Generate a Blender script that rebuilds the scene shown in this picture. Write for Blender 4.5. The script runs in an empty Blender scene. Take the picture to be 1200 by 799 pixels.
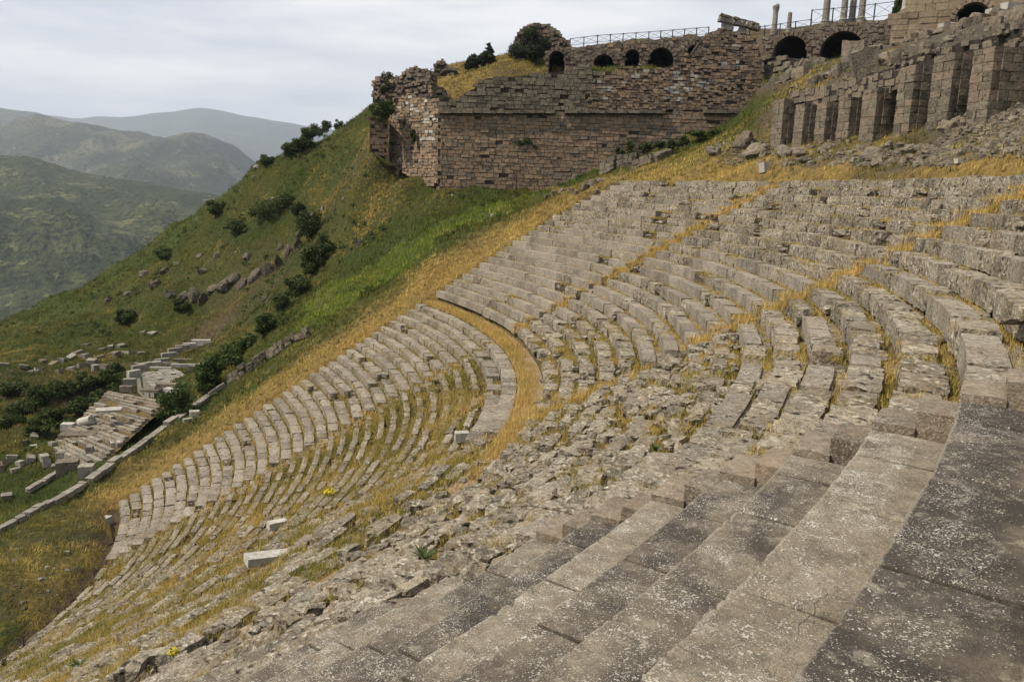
import bpy, bmesh, math, random
import numpy as np
from mathutils import Matrix, Vector, noise
from mathutils.geometry import tessellate_polygon
random.seed(7); rng = np.random.RandomState(7)
R = math.radians
scene = bpy.context.scene
col = scene.collection

# ------------------------------------------------------------------ camera
S = 0.75                                   # one seat tread in metres
CX, CY, CZ = 29.872, -69.731, 8.407
YAW, PITCH, ROLL, FPX = 1.049287, 0.185365, 0.032568, 942.19
C = np.array([CX, CY, CZ])
FW = np.array([math.cos(YAW)*math.cos(PITCH), math.sin(YAW)*math.cos(PITCH), -math.sin(PITCH)])
_rt = np.array([math.sin(YAW), -math.cos(YAW), 0.0]); _up = np.cross(_rt, FW)
RT = math.cos(ROLL)*_rt + math.sin(ROLL)*_up
UP = -math.sin(ROLL)*_rt + math.cos(ROLL)*_up
cam_data = bpy.data.cameras.new("camera"); cam = bpy.data.objects.new("camera", cam_data); col.objects.link(cam)
cam_data.sensor_width = 36; cam_data.lens = FPX/1200*36
cam_data.clip_start = 0.1; cam_data.clip_end = 60000
M = Matrix.Identity(4)
for i in range(3): M[i][0] = RT[i]; M[i][1] = UP[i]; M[i][2] = -FW[i]; M[i][3] = C[i]
cam.matrix_world = M
scene.camera = cam
def at(x, y, d): return C + d*(FW + (x-600)/FPX*RT + (399.5-y)/FPX*UP)     # photo pixel and distance -> place
def proj(P):
    d = np.asarray(P, float) - C; z = d@FW
    zz = np.where(np.abs(z) < 1e-3, 1e-3, z)
    return 600+FPX*(d@RT)/zz, 399.5-FPX*(d@UP)/zz, z
def visible(P, m=60):
    x, y, z = proj(P); return z > 0.5 and -m < x < 1200+m and -m < y < 799+m

# ------------------------------------------------------------------ light
SUN_AZ = YAW + R(105)                       # compass direction towards the sun (left of the view)
SUN_EL = R(51)
world = bpy.data.worlds.new("World"); scene.world = world; world.use_nodes = True
nt = world.node_tree; nt.nodes.clear()
def wn(t): return nt.nodes.new(t)
wo = wn('ShaderNodeOutputWorld'); bg = wn('ShaderNodeBackground')
sky = wn('ShaderNodeTexSky'); sky.sky_type = 'NISHITA'; sky.sun_disc = False
sky.sun_elevation = SUN_EL; sky.sun_rotation = math.pi/2 - SUN_AZ
sky.air_density = 1.2; sky.dust_density = 3.0
tc = wn('ShaderNodeTexCoord'); mp = wn('ShaderNodeMapping'); mp.inputs['Scale'].default_value = (1.0, 1.0, 5.5)
cn = wn('ShaderNodeTexNoise'); cn.inputs['Scale'].default_value = 2.6; cn.inputs['Detail'].default_value = 7; cn.inputs['Roughness'].default_value = 0.55
cr = wn('ShaderNodeValToRGB'); cr.color_ramp.elements[0].position = 0.40; cr.color_ramp.elements[0].color = (0.0,0.0,0.0,1)
cr.color_ramp.elements[1].position = 0.62; cr.color_ramp.elements[1].color = (1,1,1,1)
mx = wn('ShaderNodeMix'); mx.data_type = 'RGBA'
mx.inputs[6].default_value = (7.1, 7.4, 8.2, 1); mx.inputs[7].default_value = (10.2, 10.1, 10.1, 1)
mx2 = wn('ShaderNodeMix'); mx2.data_type = 'RGBA'; mx2.inputs[0].default_value = 0.93
nt.links.new(tc.outputs['Generated'], mp.inputs['Vector']); nt.links.new(mp.outputs[0], cn.inputs['Vector'])
nt.links.new(cn.outputs['Fac'], cr.inputs[0]); nt.links.new(cr.outputs['Color'], mx.inputs[0])
nt.links.new(sky.outputs[0], mx2.inputs[6]); nt.links.new(mx.outputs[2], mx2.inputs[7])
nt.links.new(mx2.outputs[2], bg.inputs['Color']); bg.inputs['Strength'].default_value = 0.092
nt.links.new(bg.outputs[0], wo.inputs['Surface'])
sun_d = bpy.data.lights.new("sun", 'SUN'); sun_d.energy = 5.0; sun_d.angle = R(1.2); sun_d.color = (1.0, 0.90, 0.74)
sun = bpy.data.objects.new("sun", sun_d); col.objects.link(sun)
sv = Vector((math.cos(SUN_EL)*math.cos(SUN_AZ), math.cos(SUN_EL)*math.sin(SUN_AZ), math.sin(SUN_EL)))
sun.rotation_euler = sv.to_track_quat('Z', 'Y').to_euler(); sun.location = (0, 0, 300)
scene.view_settings.view_transform = 'Standard'; scene.view_settings.look = 'None'
scene.view_settings.exposure = 0.16; scene.view_settings.gamma = 1.0
try:
    scene.cycles.volume_bounces = 0; scene.cycles.max_bounces = 4; scene.cycles.transparent_max_bounces = 4
except Exception: pass

# ------------------------------------------------------------------ node material helper
def new_mat(name):
    m = bpy.data.materials.new(name); m.use_nodes = True
    n = m.node_tree; b = n.nodes['Principled BSDF']; b.inputs['Roughness'].default_value = 0.9
    if 'Specular IOR Level' in b.inputs: b.inputs['Specular IOR Level'].default_value = 0.2
    return m, n, b
class NB:
    def __init__(s, n):
        s.n = n; g = n.nodes.new('ShaderNodeNewGeometry'); s.pos = g.outputs['Position']; s.nor = g.outputs['Normal']
    def L(s, a, b): s.n.links.new(a, b)
    def noise(s, scale, detail=4, rough=.6, vec=None, dist=0.0):
        t = s.n.nodes.new('ShaderNodeTexNoise'); t.inputs['Scale'].default_value = scale; t.inputs['Detail'].default_value = detail
        t.inputs['Roughness'].default_value = rough; t.inputs['Distortion'].default_value = dist
        s.L(vec or s.pos, t.inputs['Vector']); return t.outputs['Fac']
    def vor(s, scale, feat='F1', vec=None, out='Distance'):
        t = s.n.nodes.new('ShaderNodeTexVoronoi'); t.inputs['Scale'].default_value = scale; t.feature = feat
        s.L(vec or s.pos, t.inputs['Vector']); return t.outputs[out]
    def ramp(s, v, p0, p1, c0=(0,0,0,1), c1=(1,1,1,1)):
        t = s.n.nodes.new('ShaderNodeValToRGB'); e = t.color_ramp.elements
        e[0].position = p0; e[1].position = p1; e[0].color = c0; e[1].color = c1; s.L(v, t.inputs[0]); return t.outputs['Color']
    def mix(s, f, a, b, mode='MIX'):
        t = s.n.nodes.new('ShaderNodeMix'); t.data_type = 'RGBA'; t.blend_type = mode
        for i, v in ((0, f), (6, a), (7, b)):
            if isinstance(v, (int, float)): t.inputs[i].default_value = v
            elif isinstance(v, tuple): t.inputs[i].default_value = (v+(1,))[:4]
            else: s.L(v, t.inputs[i])
        return t.outputs[2]
    def math(s, op, a, b=0.0, c=None):
        t = s.n.nodes.new('ShaderNodeMath'); t.operation = op
        for i, v in enumerate((a, b)):
            if isinstance(v, (int, float)): t.inputs[i].default_value = v
            else: s.L(v, t.inputs[i])
        return t.outputs[0]
    def attr(s, name, out='Fac'):
        t = s.n.nodes.new('ShaderNodeAttribute'); t.attribute_name = name; return t.outputs[out]
    def rnd(s):                                   # one random number for each stone, singly built or joined
        o = s.n.nodes.new('ShaderNodeObjectInfo')
        return s.math('FRACT', s.math('ADD', o.outputs['Random'], s.attr('tint')))
    def bump(s, b, h, strength, dist=0.03):
        t = s.n.nodes.new('ShaderNodeBump'); t.inputs['Strength'].default_value = strength; t.inputs['Distance'].default_value = dist
        s.L(h, t.inputs['Height']); s.L(t.outputs[0], b.inputs['Normal'])
def stone_mat(name, dark, light, pale, speck=(30, .56, .62), speck_amt=.6, patch=1.0, bump=.6, hue=None, bdist=.03, pit_shade=0.0, warm=None, warm_amt=.35):
    m, n, b = new_mat(name); k = NB(n)
    r = k.rnd()
    c = k.mix(r, dark, light)
    c = k.mix(k.ramp(k.noise(patch, 5, .65), .38, .66), c, k.mix(.55, c, light))
    c = k.mix(k.ramp(k.noise(patch*5, 6, .75), .42, .66), c, k.mix(.6, c, tuple(x*.55 for x in dark)))
    if hue:
        c = k.mix(k.math('MULTIPLY', k.ramp(k.math('FRACT', k.math('MULTIPLY', r, 7.3)), .55, .8), .8), c, hue)
    if warm: c = k.mix(k.math('MULTIPLY', k.ramp(k.noise(patch*.6+.13, 4, .6), .46, .62), warm_amt), c, warm)
    sp = k.ramp(k.noise(speck[0], 3, .55), speck[1], speck[2])
    sp2 = k.ramp(k.noise(speck[0]*.35, 4, .7), .52, .60)
    zone = k.ramp(k.noise(1.1, 3, .6), .40, .62)
    f = k.math('MULTIPLY', k.math('MAXIMUM', sp, k.math('MULTIPLY', sp2, .5)), k.math('MULTIPLY', k.math('ADD', zone, .25), speck_amt))
    c = k.mix(f, c, pale)
    if pit_shade: c = k.mix(k.math('MULTIPLY', k.ramp(k.noise(speck[0]*.5, 2, .5), .30, .40, (1,1,1,1), (0,0,0,1)), pit_shade), c, tuple(x*.25 for x in dark))  # dark spots: shade of pits and crevices painted into the colour
    k.L(c, b.inputs['Base Color'])
    h = k.math('ADD', k.noise(speck[0]*.25, 6, .75), k.math('MULTIPLY', k.noise(speck[0], 3, .6), .5))
    k.bump(b, h, bump, bdist)
    return m
MAT = {}
MAT['seat'] = stone_mat('seat_stone', (.115,.096,.076), (.32,.28,.225), (.48,.45,.38), (16, .55, .62), .6, 1.5, 1.0, bdist=.08, pit_shade=.8, warm=(.26,.195,.13), warm_amt=.35)
MAT['eroded'] = stone_mat('eroded_stone', (.090,.074,.056), (.31,.27,.205), (.50,.46,.38), (9, .54, .62), .65, 1.9, 1.0, bdist=.14, pit_shade=.95, warm=(.24,.17,.10))
MAT['step'] = stone_mat('step_stone', (.085,.070,.053), (.24,.195,.145), (.45,.42,.36), (34, .58, .63), .5, 2.0, .8, bdist=.03, pit_shade=.3, warm=(.25,.18,.12))
MAT['wall'] = stone_mat('retaining_wall_stone', (.175,.124,.080), (.32,.232,.152), (.34,.26,.19), (5, .60, .68), .35, .35, 1.0, hue=(.17,.14,.11), bdist=.10, pit_shade=.6)
MAT['wallgrey'] = stone_mat('dark_wall_stone', (.09,.077,.058), (.205,.178,.135), (.25,.22,.18), (5, .60, .68), .3, .35, 1.0, bdist=.10, pit_shade=.4)
MAT['pier'] = stone_mat('pier_stone', (.068,.060,.046), (.205,.175,.130), (.30,.26,.20), (7, .58, .68), .4, .9, 1.0, hue=(.17,.130,.095), bdist=.10, pit_shade=.7)
MAT['core'] = stone_mat('mortar_core_and_bay_shade', (.022,.018,.014), (.045,.036,.028), (.09,.075,.06), (8, .6, .7), .3, .8, 1.0, bdist=.08)  # mortar; its near-black also paints the shade in the pier bays
MAT['rubblewall'] = stone_mat('rubble_masonry', (.075,.058,.044), (.19,.15,.112), (.34,.29,.23), (8, .58, .64), .45, 1.2, 1.0, hue=(.15,.12,.1), bdist=.2, pit_shade=.9)
MAT['rock'] = stone_mat('grey_rock', (.090,.076,.058), (.21,.18,.14), (.30,.28,.22), (8, .58, .66), .5, .7, 1.0, bdist=.12, pit_shade=.6, warm=(.2,.15,.09))
MAT['cliff'] = stone_mat('cliff_rock', (.045,.038,.028), (.135,.115,.085), (.22,.2,.16), (6, .58, .66), .5, .7, 1.0, bdist=.15, pit_shade=.7)
MAT['marble'] = stone_mat('white_marble', (.24,.22,.19), (.42,.40,.36), (.8,.78,.74), (6, .6, .7), .3, 1.5, .5, bdist=.03, pit_shade=.3)
MAT['palestone'] = stone_mat('pale_stone', (.115,.105,.088), (.26,.24,.20), (.5,.48,.42), (7, .58, .66), .4, 1.2, .7, bdist=.05, pit_shade=.5)
MAT['ashlar'] = stone_mat('warm_ashlar', (.13,.10,.07), (.28,.22,.15), (.36,.3,.22), (6, .6, .7), .3, .6, .7, bdist=.04)

# near seats: weathered andesite with white and grey lichen crusts
def lichen_mat():
    m, n, b = new_mat('lichen_seat_stone'); k = NB(n)
    r = k.rnd(); lat = k.attr('lat')
    ob = n.nodes.new('ShaderNodeObjectInfo'); sep = n.nodes.new('ShaderNodeSeparateColor'); k.L(ob.outputs['Color'], sep.inputs[0]); dk = sep.outputs[0]
    c = k.mix(r, (.185,.150,.112), (.230,.188,.142))
    c = k.mix(k.ramp(k.noise(2.2, 6, .7), .40, .62), c, (.32,.27,.20))
    # dark grey weathering crust, stronger on some rows, fading to trodden bare stone at the back of the tread
    dz = k.math('ADD', k.math('MULTIPLY', dk, .62), k.math('MULTIPLY', k.math('SUBTRACT', k.noise(.9, 5, .65, dist=.5), .5), 1.7))
    back = k.ramp(k.math('ADD', lat, k.math('MULTIPLY', k.math('SUBTRACT', k.noise(3, 4, .6), .5), .5)), .50, .92)
    dz = k.math('SUBTRACT', dz, k.math('MULTIPLY', back, .22))
    dz = k.ramp(dz, .08, .50)
    c = k.mix(k.math('MULTIPLY', dz, .93), c, (.042,.037,.033))
    c = k.mix(k.math('MULTIPLY', k.ramp(k.noise(95, 3, .75), .46, .62), .55), c, (.05,.043,.036))
    c = k.mix(k.math('MULTIPLY', k.ramp(k.noise(24, 5, .8), .50, .70), .45), c, (.075,.062,.05))
    c = k.mix(k.math('MULTIPLY', k.ramp(k.noise(7.5, 7, .82), .50, .60), .55), c, (.062,.053,.044))
    c = k.mix(k.math('MULTIPLY', k.ramp(k.noise(5.1, 7, .85, dist=.3), .54, .62), .45), c, (.42,.375,.30))
    zone = k.math('ADD', k.ramp(k.noise(2.6, 6, .75, dist=.4), .40, .62), k.math('MULTIPLY', k.math('SUBTRACT', .5, dk), .45))
    zone = k.math('SUBTRACT', zone, k.math('MULTIPLY', back, .75))
    thr = k.math('SUBTRACT', .645, k.math('MULTIPLY', zone, .118))
    def spots(scale, det, soft, add=0.0):
        nz_ = k.noise(scale, det, .55)
        return k.math('MINIMUM', k.math('MAXIMUM', k.math('DIVIDE', k.math('SUBTRACT', nz_, k.math('ADD', thr, add)), soft), 0.0), 1.0)
    big = spots(30, 3, .03, .03); mid = spots(60, 2, .03); tiny = spots(120, 2, .04)
    f = k.math('MAXIMUM', k.math('MAXIMUM', big, mid), tiny)
    # round single thalli everywhere
    v = k.ramp(k.vor(21), .10, .17, (1,1,1,1), (0,0,0,1)); vsel = k.ramp(k.vor(21, out='Color'), .55, .60)
    f = k.math('MAXIMUM', f, k.math('MULTIPLY', v, vsel))
    lc = k.mix(k.ramp(k.noise(7, 3, .6), .40, .6), (.38,.35,.28), (.56,.53,.47))
    c = k.mix(k.math('MULTIPLY', f, .88), c, lc)
    yel = k.ramp(k.noise(13, 3, .6), .71, .75); c = k.mix(k.math('MULTIPLY', yel, .6), c, (.36,.31,.11))
    # light catching the front arris, painted as a pale lip
    lip = k.math('MULTIPLY', k.ramp(k.math('ADD', lat, k.math('MULTIPLY', k.math('SUBTRACT', k.noise(12, 4, .7), .5), .08)), .015, .04, (1,1,1,1), (0,0,0,1)), .5)
    c = k.mix(lip, c, (.36,.32,.26))
    crk = n.nodes.new('ShaderNodeTexNoise'); 
    w = n.nodes.new('ShaderNodeVectorMath'); w.operation = 'ADD'; crk.inputs['Scale'].default_value = 3; crk.inputs['Detail'].default_value = 5; k.L(k.pos, crk.inputs['Vector'])
    sc = n.nodes.new('ShaderNodeVectorMath'); sc.operation = 'SCALE'; sc.inputs['Scale'].default_value = .35; k.L(crk.outputs['Color'], sc.inputs[0]); k.L(k.pos, w.inputs[0]); k.L(sc.outputs[0], w.inputs[1])
    crack = k.math('MULTIPLY', k.ramp(k.vor(.85, 'DISTANCE_TO_EDGE', w.outputs[0]), .0, .006, (1,1,1,1), (0,0,0,1)), k.ramp(k.noise(.5, 3), .56, .62))
    crack = k.math('MULTIPLY', crack, .45)
    c = k.mix(crack, c, (.03,.026,.022))
    jn = k.math('MULTIPLY', k.ramp(k.math('ADD', k.attr('lon'), k.math('MULTIPLY', k.math('SUBTRACT', k.noise(15, 4, .7), .5), .020)), .985, .993), .6)
    c = k.mix(jn, c, (.028,.024,.018))
    k.L(c, b.inputs['Base Color'])
    h = k.math('ADD', k.math('MULTIPLY', k.noise(14, 7, .75), 1.2), k.math('MULTIPLY', f, .22))
    h = k.math('SUBTRACT', k.math('ADD', h, k.math('MULTIPLY', k.noise(130, 2, .6), .35)), k.math('MULTIPLY', crack, .9))
    k.bump(b, h, 1.0, .026)
    return m
MAT['lichen'] = lichen_mat()

def terrain_mat():
    m, n, b = new_mat('hillside_soil_and_turf'); k = NB(n)
    g = k.attr('green'); d = k.attr('dry'); ro = k.attr('rocky')
    n1 = k.noise(.35, 6, .7); n2 = k.noise(2.2, 5, .75); n3 = k.noise(9, 3, .7)
    mixv = k.math('ADD', k.math('MULTIPLY', n1, .7), k.math('MULTIPLY', n2, .5))
    grn = k.mix(k.ramp(n2, .36, .66), (.026,.044,.007), (.082,.118,.014))
    grn = k.mix(k.ramp(k.noise(.12, 4, .6), .42, .62), grn, k.mix(.5, grn, (.13,.12,.02)))
    grn = k.mix(k.ramp(g, .86, .98), k.mix(1.0, grn, (.62,.60,.60), 'MULTIPLY'), grn)
    dry = k.mix(k.ramp(n2, .38, .66), (.15,.10,.030), (.30,.205,.060))
    soil = k.mix(k.ramp(n3, .35, .7), (.055,.038,.022), (.15,.11,.065))
    c = k.mix(k.ramp(k.math('ADD', k.math('SUBTRACT', g, .5), mixv), .45, .75), soil, grn)
    c = k.mix(k.ramp(k.math('ADD', k.math('SUBTRACT', d, .5), mixv), .52, .78), c, dry)
    rk = k.mix(k.ramp(n3, .35, .65), (.045,.038,.028), (.14,.12,.092))
    c = k.mix(k.ramp(k.math('ADD', k.math('SUBTRACT', ro, .5), mixv), .58, .72), c, rk)
    k.L(c, b.inputs['Base Color'])
    k.bump(b, k.math('ADD', n2, k.math('MULTIPLY', n3, .6)), 1.0, .35)
    return m
MAT['terrain'] = terrain_mat()
def leaf_mat(name, a, b_, c_=None, trans=.25):
    m, n, b = new_mat(name); k = NB(n)
    t = k.attr('tint')
    o = n.nodes.new('ShaderNodeObjectInfo').outputs['Random']
    c = k.mix(t, a, b_)
    c = k.mix(k.math('MULTIPLY', o, .35), c, c_ or b_)
    k.L(c, b.inputs['Base Color']); b.inputs['Roughness'].default_value = .75
    tr = n.nodes.new('ShaderNodeBsdfTranslucent'); k.L(c, tr.inputs['Color'])
    ms = n.nodes.new('ShaderNodeMixShader'); ms.inputs[0].default_value = trans
    k.L(b.outputs[0], ms.inputs[1]); k.L(tr.outputs[0], ms.inputs[2]); k.L(ms.outputs[0], n.nodes['Material Output'].inputs['Surface'])
    return m
MAT['bush'] = leaf_mat('dark_shrub_leaves', (.014,.024,.006), (.060,.085,.018))
MAT['bush2'] = leaf_mat('green_shrub_leaves', (.022,.038,.010), (.070,.100,.022))
MAT['pine'] = leaf_mat('pine_needles', (.010,.017,.007), (.032,.045,.016))
MAT['bark'] = stone_mat('bark', (.04,.03,.02), (.10,.075,.05), (.14,.12,.1), (20, .6, .7), .3, 3, .8)
def grass_mat():
    m, n, b = new_mat('grass_blades'); k = NB(n)
    t = k.attr('tint'); g = k.attr('dryness')
    gr = k.mix(t, (.028,.048,.006), (.145,.205,.020))
    dr = k.mix(t, (.28,.18,.050), (.80,.57,.20))
    c = k.mix(g, gr, dr)
    k.L(c, b.inputs['Base Color']); b.inputs['Roughness'].default_value = .8
    tr = n.nodes.new('ShaderNodeBsdfTranslucent'); k.L(c, tr.inputs['Color'])
    ms = n.nodes.new('ShaderNodeMixShader'); ms.inputs[0].default_value = .3
    k.L(b.outputs[0], ms.inputs[1]); k.L(tr.outputs[0], ms.inputs[2]); k.L(ms.outputs[0], n.nodes['Material Output'].inputs['Surface'])
    return m
MAT['grass'] = grass_mat()
def plain(name, colr, rough=.7, metal=0.0):
    m, n, b = new_mat(name); k = NB(n)
    k.L(k.mix(k.noise(6, 3), tuple(x*.8 for x in colr), tuple(min(1, x*1.2) for x in colr)), b.inputs['Base Color'])
    b.inputs['Roughness'].default_value = rough; b.inputs['Metallic'].default_value = metal; return m
MAT['iron'] = plain('dark_fence_iron', (.045,.048,.055), .6, .3)
MAT['yellow'] = plain('yellow_flowers', (.55,.46,.03))

# ------------------------------------------------------------------ object helpers
def link(o, parent=None):
    col.objects.link(o)
    if parent: o.parent = parent
    return o
def tag(o, label=None, cat=None, group=None, kind=None):
    if label: o['label'] = label
    if cat: o['category'] = cat
    if group: o['group'] = group
    if kind: o['kind'] = kind
    return o
def empty(name, loc, label, cat, group=None, kind=None):
    o = bpy.data.objects.new(name, None); link(o); o.location = tuple(float(v) for v in loc); o.empty_display_size = .3
    return tag(o, label, cat, group, kind or 'thing')
def mesh_np(name, V, F, mats=None, attrs=None, smooth=False):
    V = np.asarray(V, np.float32); me = bpy.data.meshes.new(name)
    F = np.asarray(F, np.int32); k = F.shape[1]
    me.vertices.add(len(V)); me.vertices.foreach_set('co', V.ravel())
    me.loops.add(F.size); me.loops.foreach_set('vertex_index', F.ravel())
    me.polygons.add(len(F)); me.polygons.foreach_set('loop_start', np.arange(0, F.size, k, dtype=np.int32))
    try: me.polygons.foreach_set('loop_total', np.full(len(F), k, np.int32))
    except Exception: pass
    for an, av in (attrs or {}).items():
        a = me.attributes.new(an, 'FLOAT', 'POINT'); a.data.foreach_set('value', np.asarray(av, np.float32))
    me.update(calc_edges=True); me.validate()
    me.polygons.foreach_set('use_smooth', np.full(len(me.polygons), bool(smooth)))
    if mats: me.materials.append(mats)
    return me
def obj(name, me, parent=None, base=(0,0,0)):
    o = bpy.data.objects.new(name, me); link(o, parent)
    if parent: o.location = tuple(-float(v) for v in base)
    return o
def frame(origin, X, Y, Z, sc=(1,1,1)):
    m = Matrix.Identity(4)
    for i in range(3):
        m[i][0] = X[i]*sc[0]; m[i][1] = Y[i]*sc[1]; m[i][2] = Z[i]*sc[2]; m[i][3] = origin[i]
    return m

# block variants: unit cubes, cut and worn, shared by all the blocks
def block_np(seed, amt, nx=3, ny=2, nz=2, bevel=.06):
    bm = bmesh.new(); rs = random.Random(seed)
    vs = {}
    for i in range(nx+1):
        for j in range(ny+1):
            for k in range(nz+1):
                if i in (0, nx) or j in (0, ny) or k in (0, nz):
                    p = Vector((i/nx-.5, j/ny-.5, k/nz-.5))
                    e = sum((abs(abs(c)-.5) < 1e-6) for c in p)
                    if e == 2: p *= (1-bevel*.5*rs.uniform(.3, 1.3))
                    if e == 3: p *= (1-bevel*rs.uniform(.3, 1.5))
                    p += Vector((rs.gauss(0,1), rs.gauss(0,1), rs.gauss(0,1)))*amt*.5
                    p += noise.noise_vector(p*1.7+Vector((seed*3.1, 0, 0)))*amt
                    vs[i, j, k] = bm.verts.new(p)
    def q(*a): bm.faces.new([vs[t] for t in a])
    for i in range(nx):
        for j in range(ny):
            q((i,j,0),(i,j+1,0),(i+1,j+1,0),(i+1,j,0)); q((i,j,nz),(i+1,j,nz),(i+1,j+1,nz),(i,j+1,nz))
    for i in range(nx):
        for k in range(nz):
            q((i,0,k),(i+1,0,k),(i+1,0,k+1),(i,0,k+1)); q((i,ny,k),(i,ny,k+1),(i+1,ny,k+1),(i+1,ny,k))
    for j in range(ny):
        for k in range(nz):
            q((0,j,k),(0,j,k+1),(0,j+1,k+1),(0,j+1,k)); q((nx,j,k),(nx,j+1,k),(nx,j+1,k+1),(nx,j,k+1))
    bmesh.ops.triangulate(bm, faces=bm.faces)
    bm.verts.index_update()
    V = np.array([v.co[:] for v in bm.verts]); F = np.array([[v.index for v in f.verts] for f in bm.faces]); bm.free()
    return V, F
def rock_np(seed, sub=2, amt=.28, flat=.75):
    bm = bmesh.new(); bmesh.ops.create_icosphere(bm, subdivisions=sub, radius=.5)
    off = Vector((seed*7.3, seed*1.9, 0)); rs = random.Random(seed)
    planes = [(Vector((rs.gauss(0,1), rs.gauss(0,1), rs.gauss(0,1))).normalized(), rs.uniform(.26, .42)) for _ in range(9)]
    for v in bm.verts:
        p = v.co.copy()
        p *= 1+amt*noise.noise(p*2.2+off)*1.6
        for nrm, d in planes:
            s_ = p.dot(nrm)-d
            if s_ > 0: p -= nrm*s_*.92
        p += noise.noise_vector(p*5+off)*amt*.12
        p.z *= flat; v.co = p
    bm.verts.index_update()
    V = np.array([v.co[:] for v in bm.verts]); F = np.array([[v.index for v in f.verts] for f in bm.faces]); bm.free()
    V = V/np.abs(V).max(0)*.5*np.array([1,1,flat])
    return V, F
class Variant:
    cache = {}
    def __init__(s, key, V, F): s.key, s.V, s.F, s.me = key, V, F, {}
    def mesh(s, mat):
        if mat not in s.me:
            s.me[mat] = mesh_np(s.key, s.V, s.F, MAT[mat], {'tint': np.zeros(len(s.V)), 'lat': s.V[:, 1]+.5, 'lon': np.abs(s.V[:, 0])*2}, smooth=(mat == 'lichen'))
        return s.me[mat]
def variants(key, n, fn): return [Variant(key, *fn(i)) for i in range(n)]
SQ = variants('squared_stone', 8, lambda i: block_np(i+1, .018, 1, 1, 1, .05))
CUT = variants('cut_block', 12, lambda i: block_np(i+20, .022, 3, 2, 1, .03))
WORN = variants('worn_block', 14, lambda i: block_np(i+50, .048, 6, 3, 2, .09))
ROUGH = variants('rough_stone', 16, lambda i: block_np(i+90, .11, 2, 2, 1, .28) if i % 4 else rock_np(i+90, 1, .35, .8))
FINE = variants('boulder', 8, lambda i: rock_np(i+130, 3, .40, .8))

LONG = variants('long_block', 8, lambda i: block_np(i+200, .012, 4, 1, 1, .012))
class Pieces:
    """pieces of one thing: the (up to) 300 that show largest become parts, the rest one joined part"""
    def __init__(s, root, base): s.root, s.base, s.items = root, np.asarray(base, float), []
    def add(s, var, mat, mtx, name, size, shade=None):
        p = np.array([mtx[i][3] for i in range(3)])
        x, y, z = proj(p)
        if z < .3 or not (-260 < x < 1460 and -260 < y < 1060): return
        inview = -15 < x < 1215 and -15 < y < 814
        s.items.append((size/z*(1 if inview else .05), var, mat, mtx, name, shade))
    def flush(s, restname, limit=300, minpx=3.0):
        s.items.sort(key=lambda t: -t[0]); Tb = Matrix.Translation([-float(v) for v in s.base])
        n = 0; rest = {}
        for it in s.items:
            sz, var, mat, mtx, name, shade = it
            if n < limit and sz*FPX >= minpx:
                o = bpy.data.objects.new(name, var.mesh(mat)); link(o, s.root); o.matrix_local = Tb@mtx; n += 1
                if shade is not None: o.color = (shade, shade, shade, 1)
            else: rest.setdefault(mat, []).append((var, mtx))
        for mat, L in rest.items():
            Vs, Fs, Ts, c = [], [], [], 0
            for var, mtx in L:
                A = np.array(mtx); V = var.V@A[:3,:3].T+A[:3,3]-s.base
                Vs.append(V); Fs.append(var.F+c); Ts.append(np.full(len(V), random.random())); c += len(V)
            me = mesh_np(restname, np.concatenate(Vs), np.concatenate(Fs), MAT[mat], {'tint': np.concatenate(Ts)})
            o = bpy.data.objects.new(restname, me); link(o, s.root); o['kind'] = 'stuff'

# ------------------------------------------------------------------ the bowl of the theatre
R0, H, W, A1, A2, A3 = 74.5237, 0.57332, 1.42902, -0.29546, -0.64363, -0.95862
TL, HL, ZD, EY, SH = 0.92006, 0.53694, -0.71828, 1.06562, -16.27007
NU, NL = 22, 32
def xy(r, a): return np.array([r*math.cos(a), r*math.sin(a)*EY + SH*math.cos(a)])*S
def ru(j): return R0+j
def rl(k): return R0-W-1-k*TL
def zu(j): return (j+1)*H*S
def zl(k): return (ZD-k*HL)*S
def P3(r, a, z): p = xy(r, a); return np.array([p[0], p[1], z])
def ra_inv(x, y):
    x = np.asarray(x)/S; y = np.asarray(y)/S; a = np.arctan2(y+10, x+1e-6)
    for _ in range(40):
        a = a*.5+.5*np.arctan2((y-SH*np.cos(a))/EY, x)
    r = np.sqrt(x**2+((y-SH*np.cos(a))/EY)**2)
    return r, a
def zbowl(r):                                     # smooth ground just under the treads
    r = np.asarray(r, float)
    up = (r-R0+.5)*H*S; lo = (ZD-(R0-W-1-r+.5)/TL*HL)*S
    z = np.where(r > R0, up, np.where(r < R0-W, lo, -.45))
    z = np.where(r > R0+NU, zu(NU-1), z); rb = rl(NL-1)
    z = np.where(r < rb, zl(NL-1)-.35, z)
    return z
def dirs(r, a):
    d = 1e-4; t = xy(r, a+d)-xy(r, a-d); t /= np.linalg.norm(t)
    o = np.array([t[1], -t[0]]);
    rd = xy(r+1, a)-xy(r, a)
    if o@rd < 0: o = -o
    return t, o, abs(o@rd)                           # along the row, up the slope, tread depth in metres
def nz(x, y, s, seed=0.0): return noise.noise(Vector((x*s, y*s, seed)))

# ------------------------------------------------------------------ terrain
ctrl = []
def cp(x, y, d, g=.6, dr=.3, ro=.0, dz=0.0):
    p = at(x, y, d); ctrl.append((p[0], p[1], p[2]+dz, g, dr, ro))
for a in np.linspace(0, -1.9, 12):                # edges of the bowl
    for r in (ru(22.5),):
        p = P3(r, a, zu(21)+.1); ctrl.append((*p, .25, .8, .3))
for r in np.linspace(rl(31), ru(22), 9):
    p = P3(r, .005, float(zbowl(r))); ctrl.append((*p, .4, .9, .0)); p = P3(r, .022, float(zbowl(r))+.1); ctrl.append((*p, .5, .75, .0))
for a in np.linspace(0, -1.9, 10):
    p = P3(rl(32.5), a, zl(31)-.4); ctrl.append((*p, .6, .5, .1))
    p = P3(rl(45), a, zl(31)-1.2); ctrl.append((*p, .6, .3, .0))
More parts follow.
